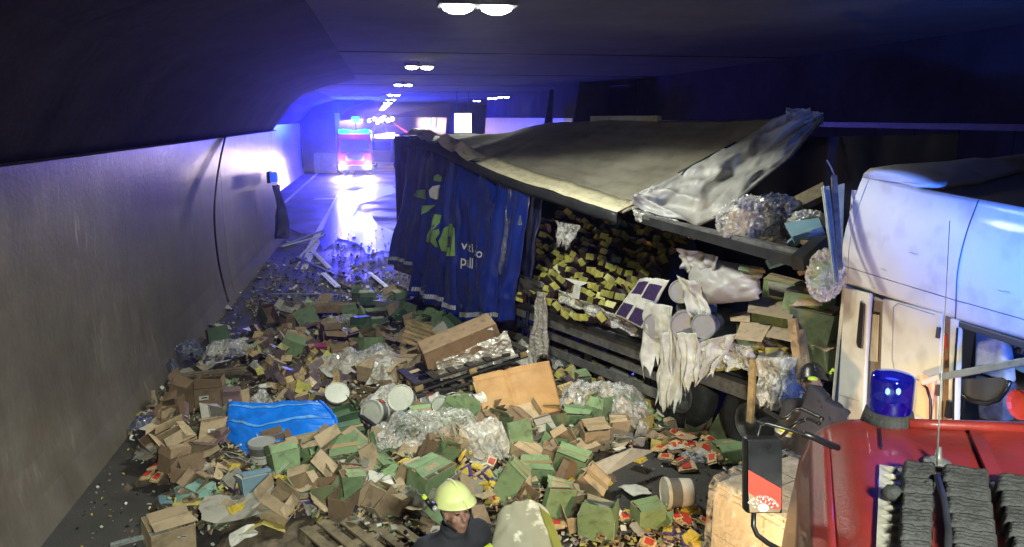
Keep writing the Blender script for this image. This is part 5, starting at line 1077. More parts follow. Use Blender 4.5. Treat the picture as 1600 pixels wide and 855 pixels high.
def wsh(s, t_):
    A, B, C_, D_ = apl(1060, 395, -.30), apl(1196, 420, -.22), apl(1092, 478, .02), apl(1190, 468, .02); p = A.lerp(B, s).lerp(C_.lerp(D_, s), t_)
    return p+(TN+Vector((0, 0, .35)))*(.24*sin(pi*s)**.6*sin(pi*t_)**.6+.06*fbm((s*2.5, t_*1.5, 6), 2)+.05*(1-abs(fbm((s*3+t_*2, t_*2-s, 11), 2)))-.04)+TD*.03*fbm((s*3, t_*6, 1), 2)
tag(grid(wsh, 44, 30, 'shrink', 'white_sheet', th=.003), 'white plastic sheet bulging over the tubs on the trailer', 'sheet')
drape2((1060, 388), (1130, 400), (1066, 425), (1120, 445), -.12, 'shrink', 'open mouth of a white sack under the fallen roof rail', .08, 20, 16, .2, 'white_sack', 'sack')
drape2((1000, 470), (1052, 478), (1012, 590), (1060, 600), .16, 'cloth', 'white fleece hanging down left of the front tubs', .05, ragged=.35, off2=.25)
drape2((1035, 520), (1072, 520), (1020, 640), (1062, 655), .24, 'cloth', 'longest strip of white fleece hanging from the trailer edge', .05, ragged=.25)
drape2((1060, 520), (1098, 520), (1070, 625), (1095, 615), .26, 'cloth', 'narrow white fleece strip right of the longest one', .05, ragged=.3)
drape2((1095, 535), (1150, 520), (1072, 605), (1110, 600), .24, 'cloth', 'white cloth slanting down beside the trailer wheel', .06, ragged=.25)
drape2((1055, 430), (1090, 440), (1085, 500), (1110, 496), .1, 'cloth', 'white cloth looped between the tubs', .05, ragged=.1)
drape2((1185, 560), (1262, 560), (1190, 645), (1245, 650), .28, 'film', 'clear film hanging in shreds in front of the tractor chassis', .08, 30, 30, .3, 'hanging_film', 'film')
drape2((1095, 528), (1180, 540), (1110, 575), (1190, 590), .2, 'film', 'clear film over flattened packs at the trailer edge', .08, 30, 16, .2, 'hanging_film', 'film')
drape2((840, 455), (858, 458), (826, 565), (852, 570), .2, 'filmw', 'grey film rope hanging beside the curtain end', .05, 12, 30, .2, 'hanging_film', 'film')
drape2((872, 450), (985, 500), (880, 476), (1000, 530), .12, 'film', 'clear film along the trailer edge under the packs', .07, 40, 12, .3, 'hanging_film', 'film')
# printed white wrapper
def wrp(s, t_):
    A, B, C_, D_ = apl(1000, 436, .06), apl(1046, 438, .0), apl(960, 492, .22), apl(1004, 514, .22); p = A.lerp(B, s).lerp(C_.lerp(D_, s), t_)
    return p+(TN*.8+Vector((0, 0, .6)))*(.05*sin(pi*s)+.015*fbm((s*3, t_*3, 2), 2)-.02*math.exp(-((s-.5)/.05)**2))
t = thing('printed_wrapper', 'white wrapper printed with dark violet squares on the trailer edge', 'wrapper'); grid(wrp, 24, 24, 'white', 'sheet', t, th=.006)
vp = mat('violet_ink', (.05, .03, .10), .35, var=.3, ns=20)
for s0, s1, t0, t1 in ((.08, .47, .10, .40), (.53, .93, .14, .46), (.06, .46, .66, .97), (.54, .94, .68, .98)):
    def sq(s, t_, s0=s0, s1=s1, t0=t0, t1=t1): return wrp(lerp(s0, s1, s), lerp(t0, t1, t_))+(TN*.8+Vector((0, 0, .6)))*.012
    grid(sq, 6, 6, vp, 'printed_square', t)
A = apl(884, 434, .12)
b = MB(); b.slab([apl(880, 434, .1), apl(920, 442, .1), apl(908, 447, .16), apl(905, 468, .2), apl(893, 466, .2), apl(898, 444, .16)], .006, 'white'); tag(b.build('torn_paper'), 'torn white T-shaped paper on the yellow packs', 'paper')
# cartons on the bed
def bcart(u, v, wpx, hpx, c, off, state, yaw=0, tilt=0, td=0, lb=None, ci=None, grp='cartons still on the trailer', ar=.75):
    p = apl(u, v+hpx*.5, off-(.30 if u < 1255 else -.12)); k = px(p); t = carton((wpx*k, max(.2, wpx*k*ar), hpx*k), c, ci or IN[c], state, top='brown' if state == 'closed' else None); orient(t, p, -64+yaw+ (0), tilt, td); t['label'] = lb; t['group'] = grp; return t
for u, v, w_, h, off, lb in ((1225, 575, 60, 44, -.1, 'lowest olive carton of the stack beside the white cab, left'), (1285, 560, 62, 50, -.3, 'lowest olive carton of the stack beside the white cab, right'), (1270, 505, 66, 52, -.3, 'dull green carton in the middle of the stack beside the white cab'),
                       (1262, 470, 60, 34, -.35, 'green carton with kraft flap near the top of the stack by the cab'), (1210, 490, 58, 34, -.25, 'green carton under the large kraft flap on the trailer'), (1190, 528, 60, 32, -.05, 'green carton at the trailer edge below the kraft sheets'), (1220, 452, 50, 34, -.6, 'green carton topmost behind the kraft sheets on the trailer'), (1180, 570, 50, 34, -.2, 'shaded carton low beside the trailer wheel'), (1215, 535, 60, 36, -.3, 'carton with green sides under the front kraft flap')):
    bcart(u, v, w_, h, 'green' if v < 500 else 'olive', off, 'closed', U(-12, 12), U(-4, 4), 0, lb, 'brown')
def kflap(q, off, label, c='brown', lift=.05):
    P = [apl(u, v, o_+.12) for (u, v), o_ in zip(q, off)]; b = MB(); b.slab(P, .006, c); o = b.build('kraft_flap'); tag(o, label, 'cardboard'); return o
kflap([(1172, 462), (1250, 476), (1236, 500), (1168, 488)], (-.35, -.35, .02, .02), 'large kraft sheet lying on the trailer cartons')
kflap([(1158, 503), (1206, 507), (1190, 535), (1148, 530)], (-.12, -.12, .2, .2), 'front kraft flap sticking out over the trailer edge')
kflap([(1208, 510), (1246, 514), (1238, 535), (1196, 526)], (-.1, -.1, .15, .15), 'kraft flap right of the front flap on the trailer')
kflap([(1258, 452), (1278, 448), (1286, 478), (1238, 478)], (-.25, -.25, -.1, -.1), 'kraft flap with two holes near the cab')
kflap([(1140, 492), (1172, 486), (1172, 504), (1142, 502)], (-.3, -.3, -.1, -.1), 'small kraft flap behind the tubs')
kflap([(1200, 440), (1244, 450), (1240, 470), (1202, 462)], (-.8, -.8, -.5, -.5), 'pale carton face under the green topmost carton', 'grey')
kflap([(1190, 545), (1236, 552), (1228, 566), (1182, 562)], (-.05, -.05, .15, .15), 'grey card strip over the flattened packs', 'grey')
# mixed magazines and packs under the film at the edge
for k in range(34):
    u, v = U(1120, 1235), U(540, 572); p = apl(u, v, U(-.1, .12)); o = pk(KM+YM+CM, 'mixed_pack', p, (0, 0, 0), .9); orient(o, p, U(0, 180), U(-25, 25), 0); tag(o, 'flattened pack under the clear film at the trailer edge', 'pack', 'flattened packs at the trailer edge')
drape2((985, 322), (1090, 355), (1000, 352), (1100, 380), .05, 'film', 'torn clear film dangling from the crumpled roof edge', .06, 30, 12, .5, 'hanging_film', 'film')
drape2((868, 345), (905, 352), (872, 400), (890, 392), .05, 'film', 'glinting clear film strand above the yellow packs', .06, 14, 16, .5, 'hanging_film', 'film')
drape2((792, 420), (846, 440), (806, 475), (850, 462), .1, 'cabdark', 'bent dark panel piece hanging beside the curtain end', .06, 12, 12, .3, 'bent_panel', 'panel')
for k in range(16):
    u, v = U(1130, 1300), U(375, 440); p = ad(u, v, lerp(9.4, 8.1, (u-1130)/170)); b = MB(); b.box((0, 0, 0), (U(.1, .3), U(.06, .2), U(.01, .06)), random.choice(['white', 'ltblue', 'green', 'wgrey', 'grey', 'dbrown']), (U(-.6, .6), U(-.6, .6), U(0, 3))); o = b.build('scrap'); jit(o, .02, 6, .2, k); o.location = p; tag(o, f'torn scrap between the fallen rail and the cartons, {nth(k)} of the tangle', 'scrap', 'scraps behind the fallen rail')
# timber props and metal posts
def post(a, c, oa, oc, wd, th, m, label, cat='post', name='timber_post'):
    A, C_ = apl(*a, oa), apl(*c, oc); b = MB(); b.beam(A, C_, wd, th, m, TN); o = bevel(b.build(name), .004); return tag(o, label, cat)
post((1238, 498), (1252, 600), .20, .22, .10, .05, 'wood', 'pale timber post standing in front of the green stack, left')
post((1252, 515), (1264, 598), .12, .2, .07, .05, 'wood', 'thinner timber post right beside the pale one')
post((1177, 562), (1172, 660), .30, .30, .075, .05, 'wood', 'timber post standing beside the trailer wheel')
t = thing('steel_stanchion', 'bent galvanised steel stanchion with bolt holes beside the white cab', 'post')
P = [ad(1283, 292, 7.9), ad(1296, 290, 7.9), ad(1311, 440, 7.4), ad(1302, 446, 7.4)]
b = MB(); b.slab([P[0], P[3], P[2], P[1]], .03, 'galv'); b.beam(ad(1287, 292, 7.86), ad(1304, 442, 7.36), .02, .05, 'galv'); bevel(b.build('steel_face', t), .004)
b = MB()
for k in range(9):
    c = ad(1294+k*1.1, 302+k*9.5, 7.885-.03*k); b.lathe([(0, -.012), (.010, -.012), (.010, .012), (0, .012)], 'black', 8, M=Matrix.Translation(c)@Matrix.Rotation(R(90), 4, 'X'))
b.build('bolt_hole', t)
t = thing('steel_stanchion', 'thin grey stanchion with bent tip behind the perforated one', 'post')
b = MB(); b.beam(ad(1303, 276, 8.0), ad(1312, 420, 7.5), .05, .05, 'gmetal'); b.build('steel_bar', t); b = MB(); b.tube([ad(1305, 277, 8.0), ad(1299, 262, 8.0), ad(1292, 250, 8.0)], .008, 'gmetal', 6); b.build('bent_tip', t)
b = MB(); b.slab([ad(1307, 292, 8.1), ad(1320, 288, 8.1), ad(1315, 420, 7.6), ad(1309, 420, 7.6)], .02, 'galv'); tag(b.build('steel_plate'), 'narrow steel plate between the stanchions and the white cab', 'plate')
# wrapped bundle on top, block behind it
def bag(c, rx, ry, rz_, m, label, sd, name='wrapped_bundle', cat='bundle', sq=.35, core='brown', amp=.42):
    t = thing(name, label, cat, c)
    def f(s, t_):
        a = s*2*pi; e = (t_-.5)*pi; v = Vector((cos(a)*cos(e), sin(a)*cos(e), sin(e))); 
        k = 1+amp*(1-abs(fbm(tuple(v*2.2+Vector((sd, 0, 0))), 3)))-amp*.6+.05*fbm(tuple(v*6), 2); return Vector((v.x*rx, v.y*ry, v.z*rz_))*k
    grid(f, 48, 30, m, 'film_wrap', t, smooth=False)
    b = MB(); b.box((0, .02, -.02), (rx*1.15, ry*1.0, rz_*1.1), core, (.1, .15, .4)); b.build('carton_inside', t); return t
bag(ad(1170, 348, 9.0), .34, .30, .29, 'film', 'cardboard box wrapped in glossy clear film on the fallen roof rail', 3)
bag(ad(1208, 345, 9.15), .36, .3, .29, 'filmd', 'dark blue film-wrapped bundle beside the clear wrapped box', 8, core='hulld')
bag(ad(1290, 430, 7.9), .17, .15, .24, 'film', 'green and white wrapped pack glinting beside the white cab', 12, core='green')
bag(ad(1262, 352, 8.9), .22, .2, .16, 'filmw', 'pale blue-white wrapped block behind the dark bundle', 5, core='ltblue')
b = MB(); b.slab([ad(1230, 360, 8.7), ad(1285, 352, 8.6), ad(1290, 366, 8.3), ad(1242, 382, 8.4)], .10, 'ltblue'); tag(bevel(b.build('foam_block'), .01), 'pale blue foam block right of the dark wrapped bundle', 'block')
b = MB(); b.slab([ad(1225, 325, 9.4), ad(1290, 292, 9.4), ad(1292, 312, 9.2), ad(1236, 340, 9.2)], .08, 'wgrey'); tag(b.build('wooden_board'), 'brown board sloping up behind the wrapped bundles', 'board')
# wrapped pallet in the headlight
A = az(1118, 757, .95); B = az(1262, 702, .95); X = (B-A); X.z = 0; LX = X.length; X.normalize(); Y = Vector((X.y, -X.x, 0)); 
G['palek'] = mat('pale_kraft', (.56, .48, .35), .7, var=.08, ns=2, dirt=.2)
t = thing('wrapped_pallet', 'film-wrapped pallet of cartons lit warm by the fire engine headlight', 'wrapped stack'); 
MX = Matrix((X, -Y, Vector((0, 0, 1)))).transposed(); cc = A+X*LX/2+Y*.55
b = MB(); b.box((cc.x, cc.y, .50), (LX*1.0, 1.08, .86), 'palek', MX); bevel(b.build('carton_block', t), .02)
for i in range(4):
    for j in range(3):
        o_ = A+X*(LX*(i+.5)/4)+Y*(.18+.36*j); b = MB(); b.box((o_.x, o_.y, .945+U(0, .012)), (LX/4-.02, .34, .03), 'palek', MX); b.build('carton_top', t)
for i in range(2):
    for j in range(2):
        o_ = A+Y*(.28+.55*i)-X*.012; b = MB(); b.box((o_.x, o_.y, .28+.41*j), (.03, .53, .40), 'palek', MX); b.build('carton_side', t)
def wf_(s, t_):
    pr_ = [(-.06, .06), (-.05, .5), (-.03, .93), (.03, 1.0), (.3, 1.02), (LX*.5, 1.0), (LX, 1.0), (LX+.05, .6)]; q = plerp([Vector((a, z, 0)) for a, z in pr_], t_)
    p = A+X*q.x+Y*lerp(-.04, 1.16, s); p.z = q.y; n_ = (1-abs(fbm((s*5, t_*7, 3), 3)))*.05; return p+Vector((-.5, -.4, .7))*(n_-.02)
G['filmc'] = film('stretch_wrap', .20, (.8, .78, .7), .25)
grid(wf_, 40, 50, 'filmc', 'film_wrap', t, smooth=True)
def fr_(s, t_):
    p = A+Y*1.15+X*lerp(0, LX, s); p.z = lerp(1.0, .1, t_); return p-Vector((0, 1, 0))*.04*(1-abs(fbm((s*4, t_*5, 7), 3)))
grid(fr_, 30, 24, 'filmc', 'film_wrap', t, smooth=True)
for k in range(5):
    c = A+X*(LX*.55+.18*k)+Y*(1.3+U(0, .3)); b = MB(); b.box((c.x, c.y, .9-.12*k), (.42, .03, .16), 'brown', (U(-.4, .4), U(-.5, .2), U(-.2, .8))); tag(b.build('cardboard_strip'), f'bright cardboard strip in the headlight beam, {on[k].replace("nearest", "first")} from the left', 'cardboard', 'cardboard strips in the headlight')
# dark machinery parts between trailer and cab
hose('air_hose', [ad(1195, 640, 6.6), ad(1225, 655, 6.2), ad(1250, 640, 6.2), ad(1285, 655, 6.0)], .017, 'black', 'thick black air hose curling in front of the tractor chassis', 'hose')
hose('air_hose', [ad(1215, 690, 6.0), ad(1240, 665, 5.8), ad(1262, 655, 5.8), ad(1280, 662, 5.6)], .015, 'black', 'black hose bending behind the wing mirror arm', 'hose')
b = MB(); b.beam((4.3, 7.4, .70), (5.1, 6.0, .70), .5, .24, 'dmetal'); b.box((4.4, 6.9, .4), (.4, .6, .45), 'dmetal'); tag(bevel(b.build('tractor_chassis'), .03), 'black tractor chassis frame between the trailer and the white cab', 'chassis')
drape2((1222, 640), (1262, 630), (1228, 672), (1275, 665), .5, 'shrink', 'pale torn sheet lying behind the wing mirror arm', .05, 14, 12, .2, 'torn_sheet', 'sheet')
# ================================================================== PEOPLE
def caps(b, p0, r0, p1, r1, m='skin', n=12, sq=(1, 1)):
    p0 = Vector(p0); p1 = Vector(p1); d = (p1-p0); L_ = d.length; k = 5
    pts = [p0-d.normalized()*r0*sin(a) for a in (R(90), R(60), R(30))]; rs = [r0*.02, r0*.5, r0*.87]
    pts += [p0.lerp(p1, q/4) for q in range(5)]; rs += [lerp(r0, r1, q/4) for q in range(5)]
    pts += [p1+d.normalized()*r1*sin(a) for a in (R(30), R(60), R(90))]; rs += [r1*.87, r1*.5, r1*.02]; b.tube(pts, rs, m, n)
def ell(b, c, r, m='skin', M3=None, n=16):
    M = Matrix.Translation(c)@((M3 or Matrix.Identity(3)).to_4x4())@Matrix.Diagonal((*r, 1)); b.lathe([(cos(a), sin(a)) for a in [R(-90+180*k/12) for k in range(13)]], m, n, M=M)
def rem(b, name, parent, vox, m, smooth=6):
    b.ms = []; b.mi(m); b.m = [0]*len(b.f); o = b.build(name, parent, True); r = o.modifiers.new('r', 'REMESH'); r.mode = 'VOXEL'; r.voxel_size = vox; r.use_smooth_shade = True
    s = o.modifiers.new('s', 'SMOOTH'); s.iterations = smooth; s.factor = .5; return o
def person(loc, yaw, label, pose):
    # pose: dict of joints in local metres, x right, y forward (faces +y), z up
    t = thing('person', label, 'person', loc, R(yaw)); J = pose; hd = Vector(J['head']); HM = Euler(J['hrot']).to_matrix()
    def hl(x, y, z): return hd+HM@Vector((x, y, z))
    b = MB(); ell(b, hl(0, -.01, .03), (.075, .098, .105), M3=HM); ell(b, hl(0, .03, -.05), (.058, .07, .075), M3=HM); ell(b, hl(0, .062, -.098), (.028, .026, .022), M3=HM)
    caps(b, hl(0, .088, .018), .010, hl(0, .112, -.022), .016, n=8); ell(b, hl(0, .094, -.058), (.028, .016, .008), M3=HM); ell(b, hl(0, .092, -.070), (.024, .014, .008), M3=HM)
    for sx in (-1, 1):
        ell(b, hl(sx*.032, .078, .035), (.026, .018, .009), M3=HM); ell(b, hl(sx*.045, .06, -.02), (.024, .025, .026), M3=HM); ell(b, hl(sx*.080, 0, -.005), (.012, .022, .034), M3=HM)
    caps(b, hl(0, -.02, -.07), .056, J['neck'], .062); caps(b, J['neck'], .08, J['chest'], .15); caps(b, J['chest'], .16, J['pelvis'], .15)
    for k in 'LR':
        caps(b, J['chest'], .09, J['sh'+k], .065); caps(b, J['sh'+k], .058, J['el'+k], .043); caps(b, J['el'+k], .042, J['wr'+k], .03)
        w_ = Vector(J['wr'+k]); f = (w_-Vector(J['el'+k])).normalized(); sd = f.cross(Vector((0, 1, .2))).normalized(); pl = w_+f*.055; caps(b, w_, .030, pl, .036)
        up_ = sd.cross(f)
        for q in range(4): r0 = pl+f*.02+sd*(q-1.5)*.019; r1 = r0+f*(.035-.003*abs(q-1.4))+up_*.012; caps(b, r0, .009, r1, .0085, n=8); caps(b, r1, .0085, r1+f*.018+up_*.026, .0075, n=8)
        r0 = w_+f*.03+sd*.034; caps(b, r0, .011, r0+sd*.022+f*.03, .010, n=8); caps(b, r0+sd*.022+f*.03, .010, r0+sd*.024+f*.055+up_*.01, .008, n=8)
        caps(b, J['pelvis'], .12, J['hip'+k], .10); caps(b, J['hip'+k], .085, J['kn'+k], .058); caps(b, J['kn'+k], .056, J['an'+k], .038); a = Vector(J['an'+k]); caps(b, a, .045, a+Vector((0, .16, -.04)), .035)
    rem(b, 'body', t, .0085, 'skin', 3)
    # eyes and brows
    for sx in (-1, 1):
        b = MB(); ell(b, hl(sx*.031, .085, .018), (.013, .008, .006), 'black', HM, 10); b.build('eye', t, True)
        b = MB(); caps(b, hl(sx*.015, .097, .036), .004, hl(sx*.046, .086, .038), .003, n=6); b.ms = []; b.mi('dbrown'); b.m = [0]*len(b.f); b.build('eyebrow', t, True)
    b = MB(); caps(b, J['neck'], .098, J['chest'], .19); caps(b, J['chest'], .205, J['pelvis'], .195)
    for k in 'LR': caps(b, Vector(J['chest']).lerp(J['neck'], .5), .13, J['sh'+k], .105); caps(b, J['sh'+k], .102, J['el'+k], .076); caps(b, J['el'+k], .076, J['wr'+k], .060)
    cut = Vector(J['neck']); rem(b, 'jacket', t, .014, 'navy', 3)
    # collar
    b = MB(); nk = Vector(J['neck']); cd_ = (hd-nk).normalized(); Mq = Matrix.Translation(nk+cd_*.0)@cd_.to_track_quat('Z', 'Y').to_matrix().to_4x4()
    b.lathe([(.088, -.02), (.094, .03), (.088, .07), (.078, .068), (.080, .0)], 'navy', 22, M=Mq); b.build('collar', t, True)
    b = MB(); caps(b, J['pelvis'], .185, Vector(J['pelvis'])+Vector((0, 0, -.06)), .17)
    for k in 'LR': caps(b, J['hip'+k], .125, J['kn'+k], .092); caps(b, J['kn'+k], .092, Vector(J['an'+k]).lerp(J['kn'+k], .18), .082)
    rem(b, 'trousers', t, .016, 'navy', 3)
    for k in 'LR':
        a = Vector(J['an'+k]); b = MB(); caps(b, a.lerp(J['kn'+k], .3), .075, a, .07); caps(b, a+Vector((0, 0, -.03)), .058, a+Vector((0, .17, -.05)), .05); rem(b, 'boot', t, .012, 'rubber', 2)
        for f0, m_, nm in ((.42, 'hitape', 'reflective_band'), (.55, 'silver', 'reflective_band')):
            A_, B_ = Vector(J['sh'+k]), Vector(J['el'+k]); c0 = A_.lerp(B_, f0+.25); c1 = A_.lerp(B_, f0+.36); rr = lerp(.102, .076, f0+.3)+.006; b = MB(); b.tube([c0, c1], rr, m_, 20, False); b.build(nm, t, True)
    return t, hl, HM
st = dict(head=(0, .05, 1.66), hrot=(R(10), 0, 0), neck=(0, .02, 1.50), chest=(0, 0, 1.28), pelvis=(0, 0, .98), shL=(-.19, 0, 1.42), shR=(.19, 0, 1.42), elL=(-.27, -.03, 1.14), elR=(.27, -.03, 1.14), wrL=(-.26, .12, .93), wrR=(.26, .12, .93), hipL=(-.10, 0, .92), hipR=(.10, 0, .92), knL=(-.12, .03, .5), knR=(.12, .03, .5), anL=(-.13, 0, .09), anR=(.13, 0, .09))
hp_ = az(714, 786, 1.74)
def helmet(t, hl, HM, m='hi'):
    M = Matrix.Translation(hl(0, -.014, .068))@HM.to_4x4()
    def f(s, t_):
        a = s*2*pi; e = t_*pi/2; cr = cos(e); x = sin(a)*cr; y = cos(a)*cr; z = sin(e); k = 1+.05*max(0, math.exp(-(x/.12)**2))*cos(e*.6)
        ext = max(0, 1-t_*5); yb = (.045 if y > 0 else .035)*ext*abs(y); return M@Vector((x*(.118+.016*ext), y*.142+(yb if y > 0 else -yb)*1.0, z*.135*k-.035*ext*(1 if y < 0 else -.1)))
    grid(f, 48, 24, m, 'helmet', t, th=.006)
    b = MB(); 
    b.tube([M@Vector((0, .138*cos(a), .143*sin(a)+.004)) for a in [R(15+150*k/12) for k in range(13)]], .010, m, 8); b.build('helmet_ridge', t, True)
    b = MB(); b.tube([M@Vector((.136*sin(a), .168*cos(a)+.004, .004)) for a in [R(-70+140*k/14) for k in range(15)]], .006, 'gmetal', 6); b.build('visor_edge', t, True)
    b = MB(); b.tube([M@Vector(q) for q in ((-.11, .02, -.02), (-.095, .05, -.10), (-.04, .075, -.16), (.04, .075, -.16), (.095, .05, -.10), (.11, .02, -.02))], .007, 'black', 6); b.build('chin_strap', t, True)
    b = MB(); b.tube([M@Vector((.135, -.02, .015)), M@Vector((.158, .03, .02))], [.026, .024], 'black', 12); b.build('lamp_mount', t, True)
    b = MB(); ell(b, M@Vector((.160, .045, .018)), (.018, .018, .018), 'silver'); b.build('lamp_lens', t, True)
    b = MB(); b.tube([M@Vector((.15, -.05, .03)), M@Vector((.185, -.06, .085))], [.016, .014], 'hitape', 10); b.tube([M@Vector((.14, -.04, .0)), M@Vector((.17, -.055, .06))], [.018, .016], 'black', 10); b.build('torch', t, True)
t, hl, HM = person((hp_.x, hp_.y, 0), 0, 'firefighter in dark jacket and yellow helmet standing at the bottom edge of the heap', st)
# faces back towards the viewpoint, turned to his left
face = (CAM-hp_); yawp = math.degrees(atan2(-face.x, face.y)); t.rotation_euler = (0, 0, R(yawp+30)); off_ = Matrix.Rotation(R(yawp+30), 3, 'Z')@Vector((0, .07, 0)); t.location = (hp_.x-off_.x, hp_.y-off_.y, 0)
helmet(t, hl, HM)
b = MB(); b.box((-.09, .135, 1.20), (.05, .07, .12), 'black'); b.build('radio', t)
b2_ = MB(); b2_.box((-.16, .14, 1.37), (.13, .03, .045), 'hitape', (-.3, 0, .2)); b2_.build('reflective_patch', t)
# second one, bent over the wreck beside the cab
bt = dict(head=(.05, .62, .98), hrot=(R(-70), 0, 0), neck=(0, .48, 1.05), chest=(0, .32, 1.02), pelvis=(0, 0, .92), shL=(-.19, .42, 1.06), shR=(.19, .42, 1.06), elL=(-.26, .50, .80), elR=(.26, .50, .80), wrL=(-.20, .62, .60), wrR=(.20, .62, .60), hipL=(-.10, 0, .88), hipR=(.10, 0, .88), knL=(-.12, .06, .48), knR=(.12, .06, .48), anL=(-.13, 0, .09), anR=(.13, 0, .09))
bt = dict(st); bt.update(head=(0, .12, 1.64), hrot=(R(-25), 0, 0), neck=(0, .05, 1.49), chest=(0, .02, 1.28))
p2 = az(1281, 596, 1.70)
t, hl, HM = person((p2.x, p2.y, 0), -20, 'firefighter in dark gear seen from behind, squeezed between wreck and white cab', bt); t.location = (p2.x-.06, p2.y-.02, 0)
helmet(t, hl, HM, 'black')
D0 = (p2-CAM).length-.42
def sl(s, t_):
    p = ad(1283, 603, D0).lerp(ad(1308, 636, D0), s).lerp(ad(1258, 668, D0+.1).lerp(ad(1288, 690, D0+.1), s), t_); return p-FW*(.05*sin(pi*s)+.01*fbm((s*3, t_*4, 0), 2))
grid(sl, 16, 20, 'navy', 'coat_panel', t, th=.16).parent = None
o = [k for k in bpy.data.objects if k.name.startswith('coat_panel')][0]; W0 = Matrix.Translation(t.location)@t.rotation_euler.to_matrix().to_4x4(); 
def stick(o): o.parent = t; o.matrix_parent_inverse = W0.inverted()
stick(o)
b = MB()
for i in range(8):
    for j in range(3):
        if (i+j) % 2: continue
        b.face([sl(i/8, .01+.075*j)-FW*.012, sl((i+1)/8, .01+.075*j)-FW*.012, sl((i+1)/8, .075+.075*j)-FW*.012, sl(i/8, .075+.075*j)-FW*.012], 'silver')
stick(b.build('silver_tape'))
for s0, s1 in ((-.04, .10), (.84, 1.04)):
    def e_(s, t_, s0=s0, s1=s1): return sl(lerp(s0, s1, s), lerp(.22, 1., t_))-FW*.014
    stick(grid(e_, 3, 14, 'hitape', 'yellow_edge'))
b = MB(); ell(b, ad(1270, 592, D0+.15), (.05, .04, .02), 'hitape'); stick(b.build('helmet_band', None, True))
# ================================================================== LOOSE SMALL DEBRIS (uncountable)
pal = ['brown', 'brown', 'grey', 'grey', 'white', 'green', 'green', 'dbrown', 'foil', 'cream', 'olive', 'dmetal', 'wgrey', 'brown', 'purple', 'lime']
def flakes(name, n, fn, label=None, smin=.015, smax=.07, palx=pal):
    b = MB(); c = 0
    while c < n:
        p = fn()
        if p is None: continue
        c += 1; s = U(smin, smax)*(1 if rnd() < .9 else 1.6); e = Euler((U(-.9, .9), U(-.9, .9), U(0, 6.3))).to_matrix(); b.box((p[0], p[1], p[2]), (s, s*U(.3, 1), min(s*.3, U(.004, .03))), random.choice(palx), e)
    o = b.build(name); kind(o, 'stuff'); 
    for m_ in list(o.data.materials): pass
    return o
def f1():
    u, v = U(190, 1180), U(455, 862)
    if not inpoly(u, v, HEAP) or inpoly(u, v, OPENR): return None
    p = atp(u, v); return (p.x, p.y, p.z+abs(random.gauss(0, .035))+.01)
flakes('small_debris', 6000, f1)
def f2():
    u = U(395, 650); v = U(360, 500); 
    if u < 440 and v < 395: return None
    if rnd() > ((v-350)/110)**1.5: return None
    p = az(u, v, 0); 
    if p.x < -3.5: return None
    return (p.x, p.y, abs(random.gauss(0, .02))+.012)
flakes('road_grit', 1500, f2, smin=.015, smax=.09, palx=['dbrown', 'wgrey', 'dmetal', 'black', 'grey', 'dmetal', 'white', 'olive'])
def f3():
    u, v = U(120, 1120), U(690, 860); p = az(u, v, 0)
    if p.x < -3.45: return None
    return (p.x, p.y, .012)
flakes('road_crumbs', 700, f3, smin=.008, smax=.035, palx=['grey', 'white', 'dbrown', 'ypack', 'dmetal', 'black'])
def mound(s, t_):
    x = lerp(-3.55, 4.3, s); y = lerp(5.0, 15.5, t_); d = pile(x, y); return Vector((x, y, d-.04 if d > .12 else -.05))
o = grid(mound, 90, 110, mat('trampled_card', (.12, .09, .06), .8, var=.5, ns=9, c2=(.03, .028, .022), bump=.8, bs=16), 'trampled_debris'); kind(o, 'stuff')
# ================================================================== LABELS
LM = [('blue sheet', (440, 668)), ('tan board', (815, 620)), ('tub pair', (612, 655)), ('helmet', (715, 790)), ('timber beam', (522, 492)), ('left wall', (240, 650)), ('curtain hem', (720, 495)), ('long cardboard box', (715, 560)), ('trailer wheel', (1120, 660)), ('flat grey board', (372, 806)), ('lying tub on the asphalt', (1059, 790)), ('pale plastic cover', (815, 810)), ('magenta carton', (501, 551)), ('grey plank', (965, 725)), ('small green carton', (926, 743)), ('brown box stack', (605, 570))]
LMP = [(n, atp(*q)) for n, q in LM]
ordn = ['nearest', 'second nearest', 'third nearest', 'fourth nearest', 'fifth nearest', 'sixth nearest', 'seventh nearest', 'eighth nearest', 'ninth nearest', 'tenth nearest', 'eleventh nearest', 'twelfth nearest', 'thirteenth nearest', 'fourteenth nearest', 'fifteenth nearest', 'sixteenth nearest', 'seventeenth nearest', 'eighteenth nearest', 'nineteenth nearest', 'twentieth nearest']
gg = {}
for t, noun, desc, p in recs:
    k = min(LMP, key=lambda q: (q[1]-p).length); gg.setdefault((noun, desc, k[0]), []).append(((k[1]-p).length, t))
for (noun, desc, lm), L_ in gg.items():
    L_.sort(key=lambda q: q[0]); an = 'open' if desc == 'open' else desc
    for i, (_, t) in enumerate(L_):
        t['label'] = f"{an} {noun} in the spill beside the {lm}" if len(L_) == 1 else f"{an} {noun} in the spill, {ordn[min(i, 19)]} to the {lm}"

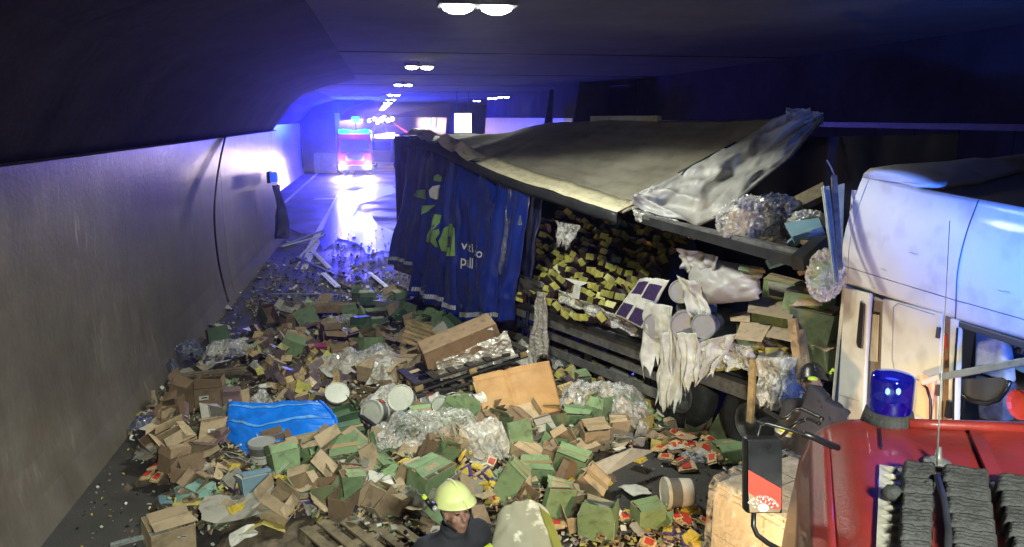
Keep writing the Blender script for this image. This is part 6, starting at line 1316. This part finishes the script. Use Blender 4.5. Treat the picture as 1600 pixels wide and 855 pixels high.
pg = {}
for o, lb in packs: pg.setdefault(lb, []).append(o)
for lb, L_ in pg.items():
    if ' row from ' in lb: L_[0]['label'] = lb; continue
    c = {}
    for o in L_:
        k = min(LMP, key=lambda q: (q[1]-o.location).length); c.setdefault(k[0], []).append(((k[1]-o.location).length, o))
    nm_ = ' '.join(lb.split()[:5]) if 'foil' in lb else ' '.join(lb.split()[:4])
    nm_ = {'clear pack of': 'clear biscuit pack', 'dark foil pack with yellow-green': 'dark foil pack with yellow-green ends', 'clear pack of biscuits': 'clear biscuit pack', 'small bright food pack': 'small bright food pack', 'small violet and yellow': 'violet and yellow pack', 'biscuit pack lying on': 'loose biscuit pack'}.get(nm_, nm_)
    grp = L_[0]['group']; tail = {'coffee packs behind the blue sheet': 'behind the blue sheet', 'coffee packs beside the trailer': 'beside the trailer'}.get(grp, '')
    for lm, Q in c.items():
        Q.sort(key=lambda q: q[0])
        for i, (_, o) in enumerate(Q): o['label'] = f"{nm_}, {nth(i)} nearest to the {lm}" if i else f"{nm_}, nearest of its kind to the {lm}"
k = 0
for o in bpy.data.objects:
    if o.get('group') == 'flattened packs at the trailer edge': o['label'] = f'flattened pack under film at the trailer edge, {nth(k)} in the layer'; k += 1
for k, o in enumerate([o for o in bpy.data.objects if o.get('group') == 'red marker lights along the far wall']): o['label'] = f'small red marker light low on the far right wall, {nth(k)} from the near end'
splint = [o for o in bpy.data.objects if o.get('label', '').startswith('short splinter')]
splint.sort(key=lambda o: o.location.y)
for k, o in enumerate(splint): o['label'] = f'short splinter on the dirty road behind the heap, {nth(k)} counted from the heap'
# ------------------------------------------------------------------ air
HZ = bpy.data.materials.new('haze'); HZ.use_nodes = True; nt = HZ.node_tree; nt.nodes.remove(nt.nodes['Principled BSDF'])
pv = nt.nodes.new('ShaderNodeVolumePrincipled'); pv.inputs['Density'].default_value = .0012; pv.inputs['Color'].default_value = (.78, .82, .95, 1); pv.inputs['Anisotropy'].default_value = .86
nt.links.new(pv.outputs[0], nt.nodes['Material Output'].inputs['Volume'])
b = MB(); b.box((2, 190, 2.6), (32, 440, 7.4), HZ); kind(b.build('haze'), 'stuff')
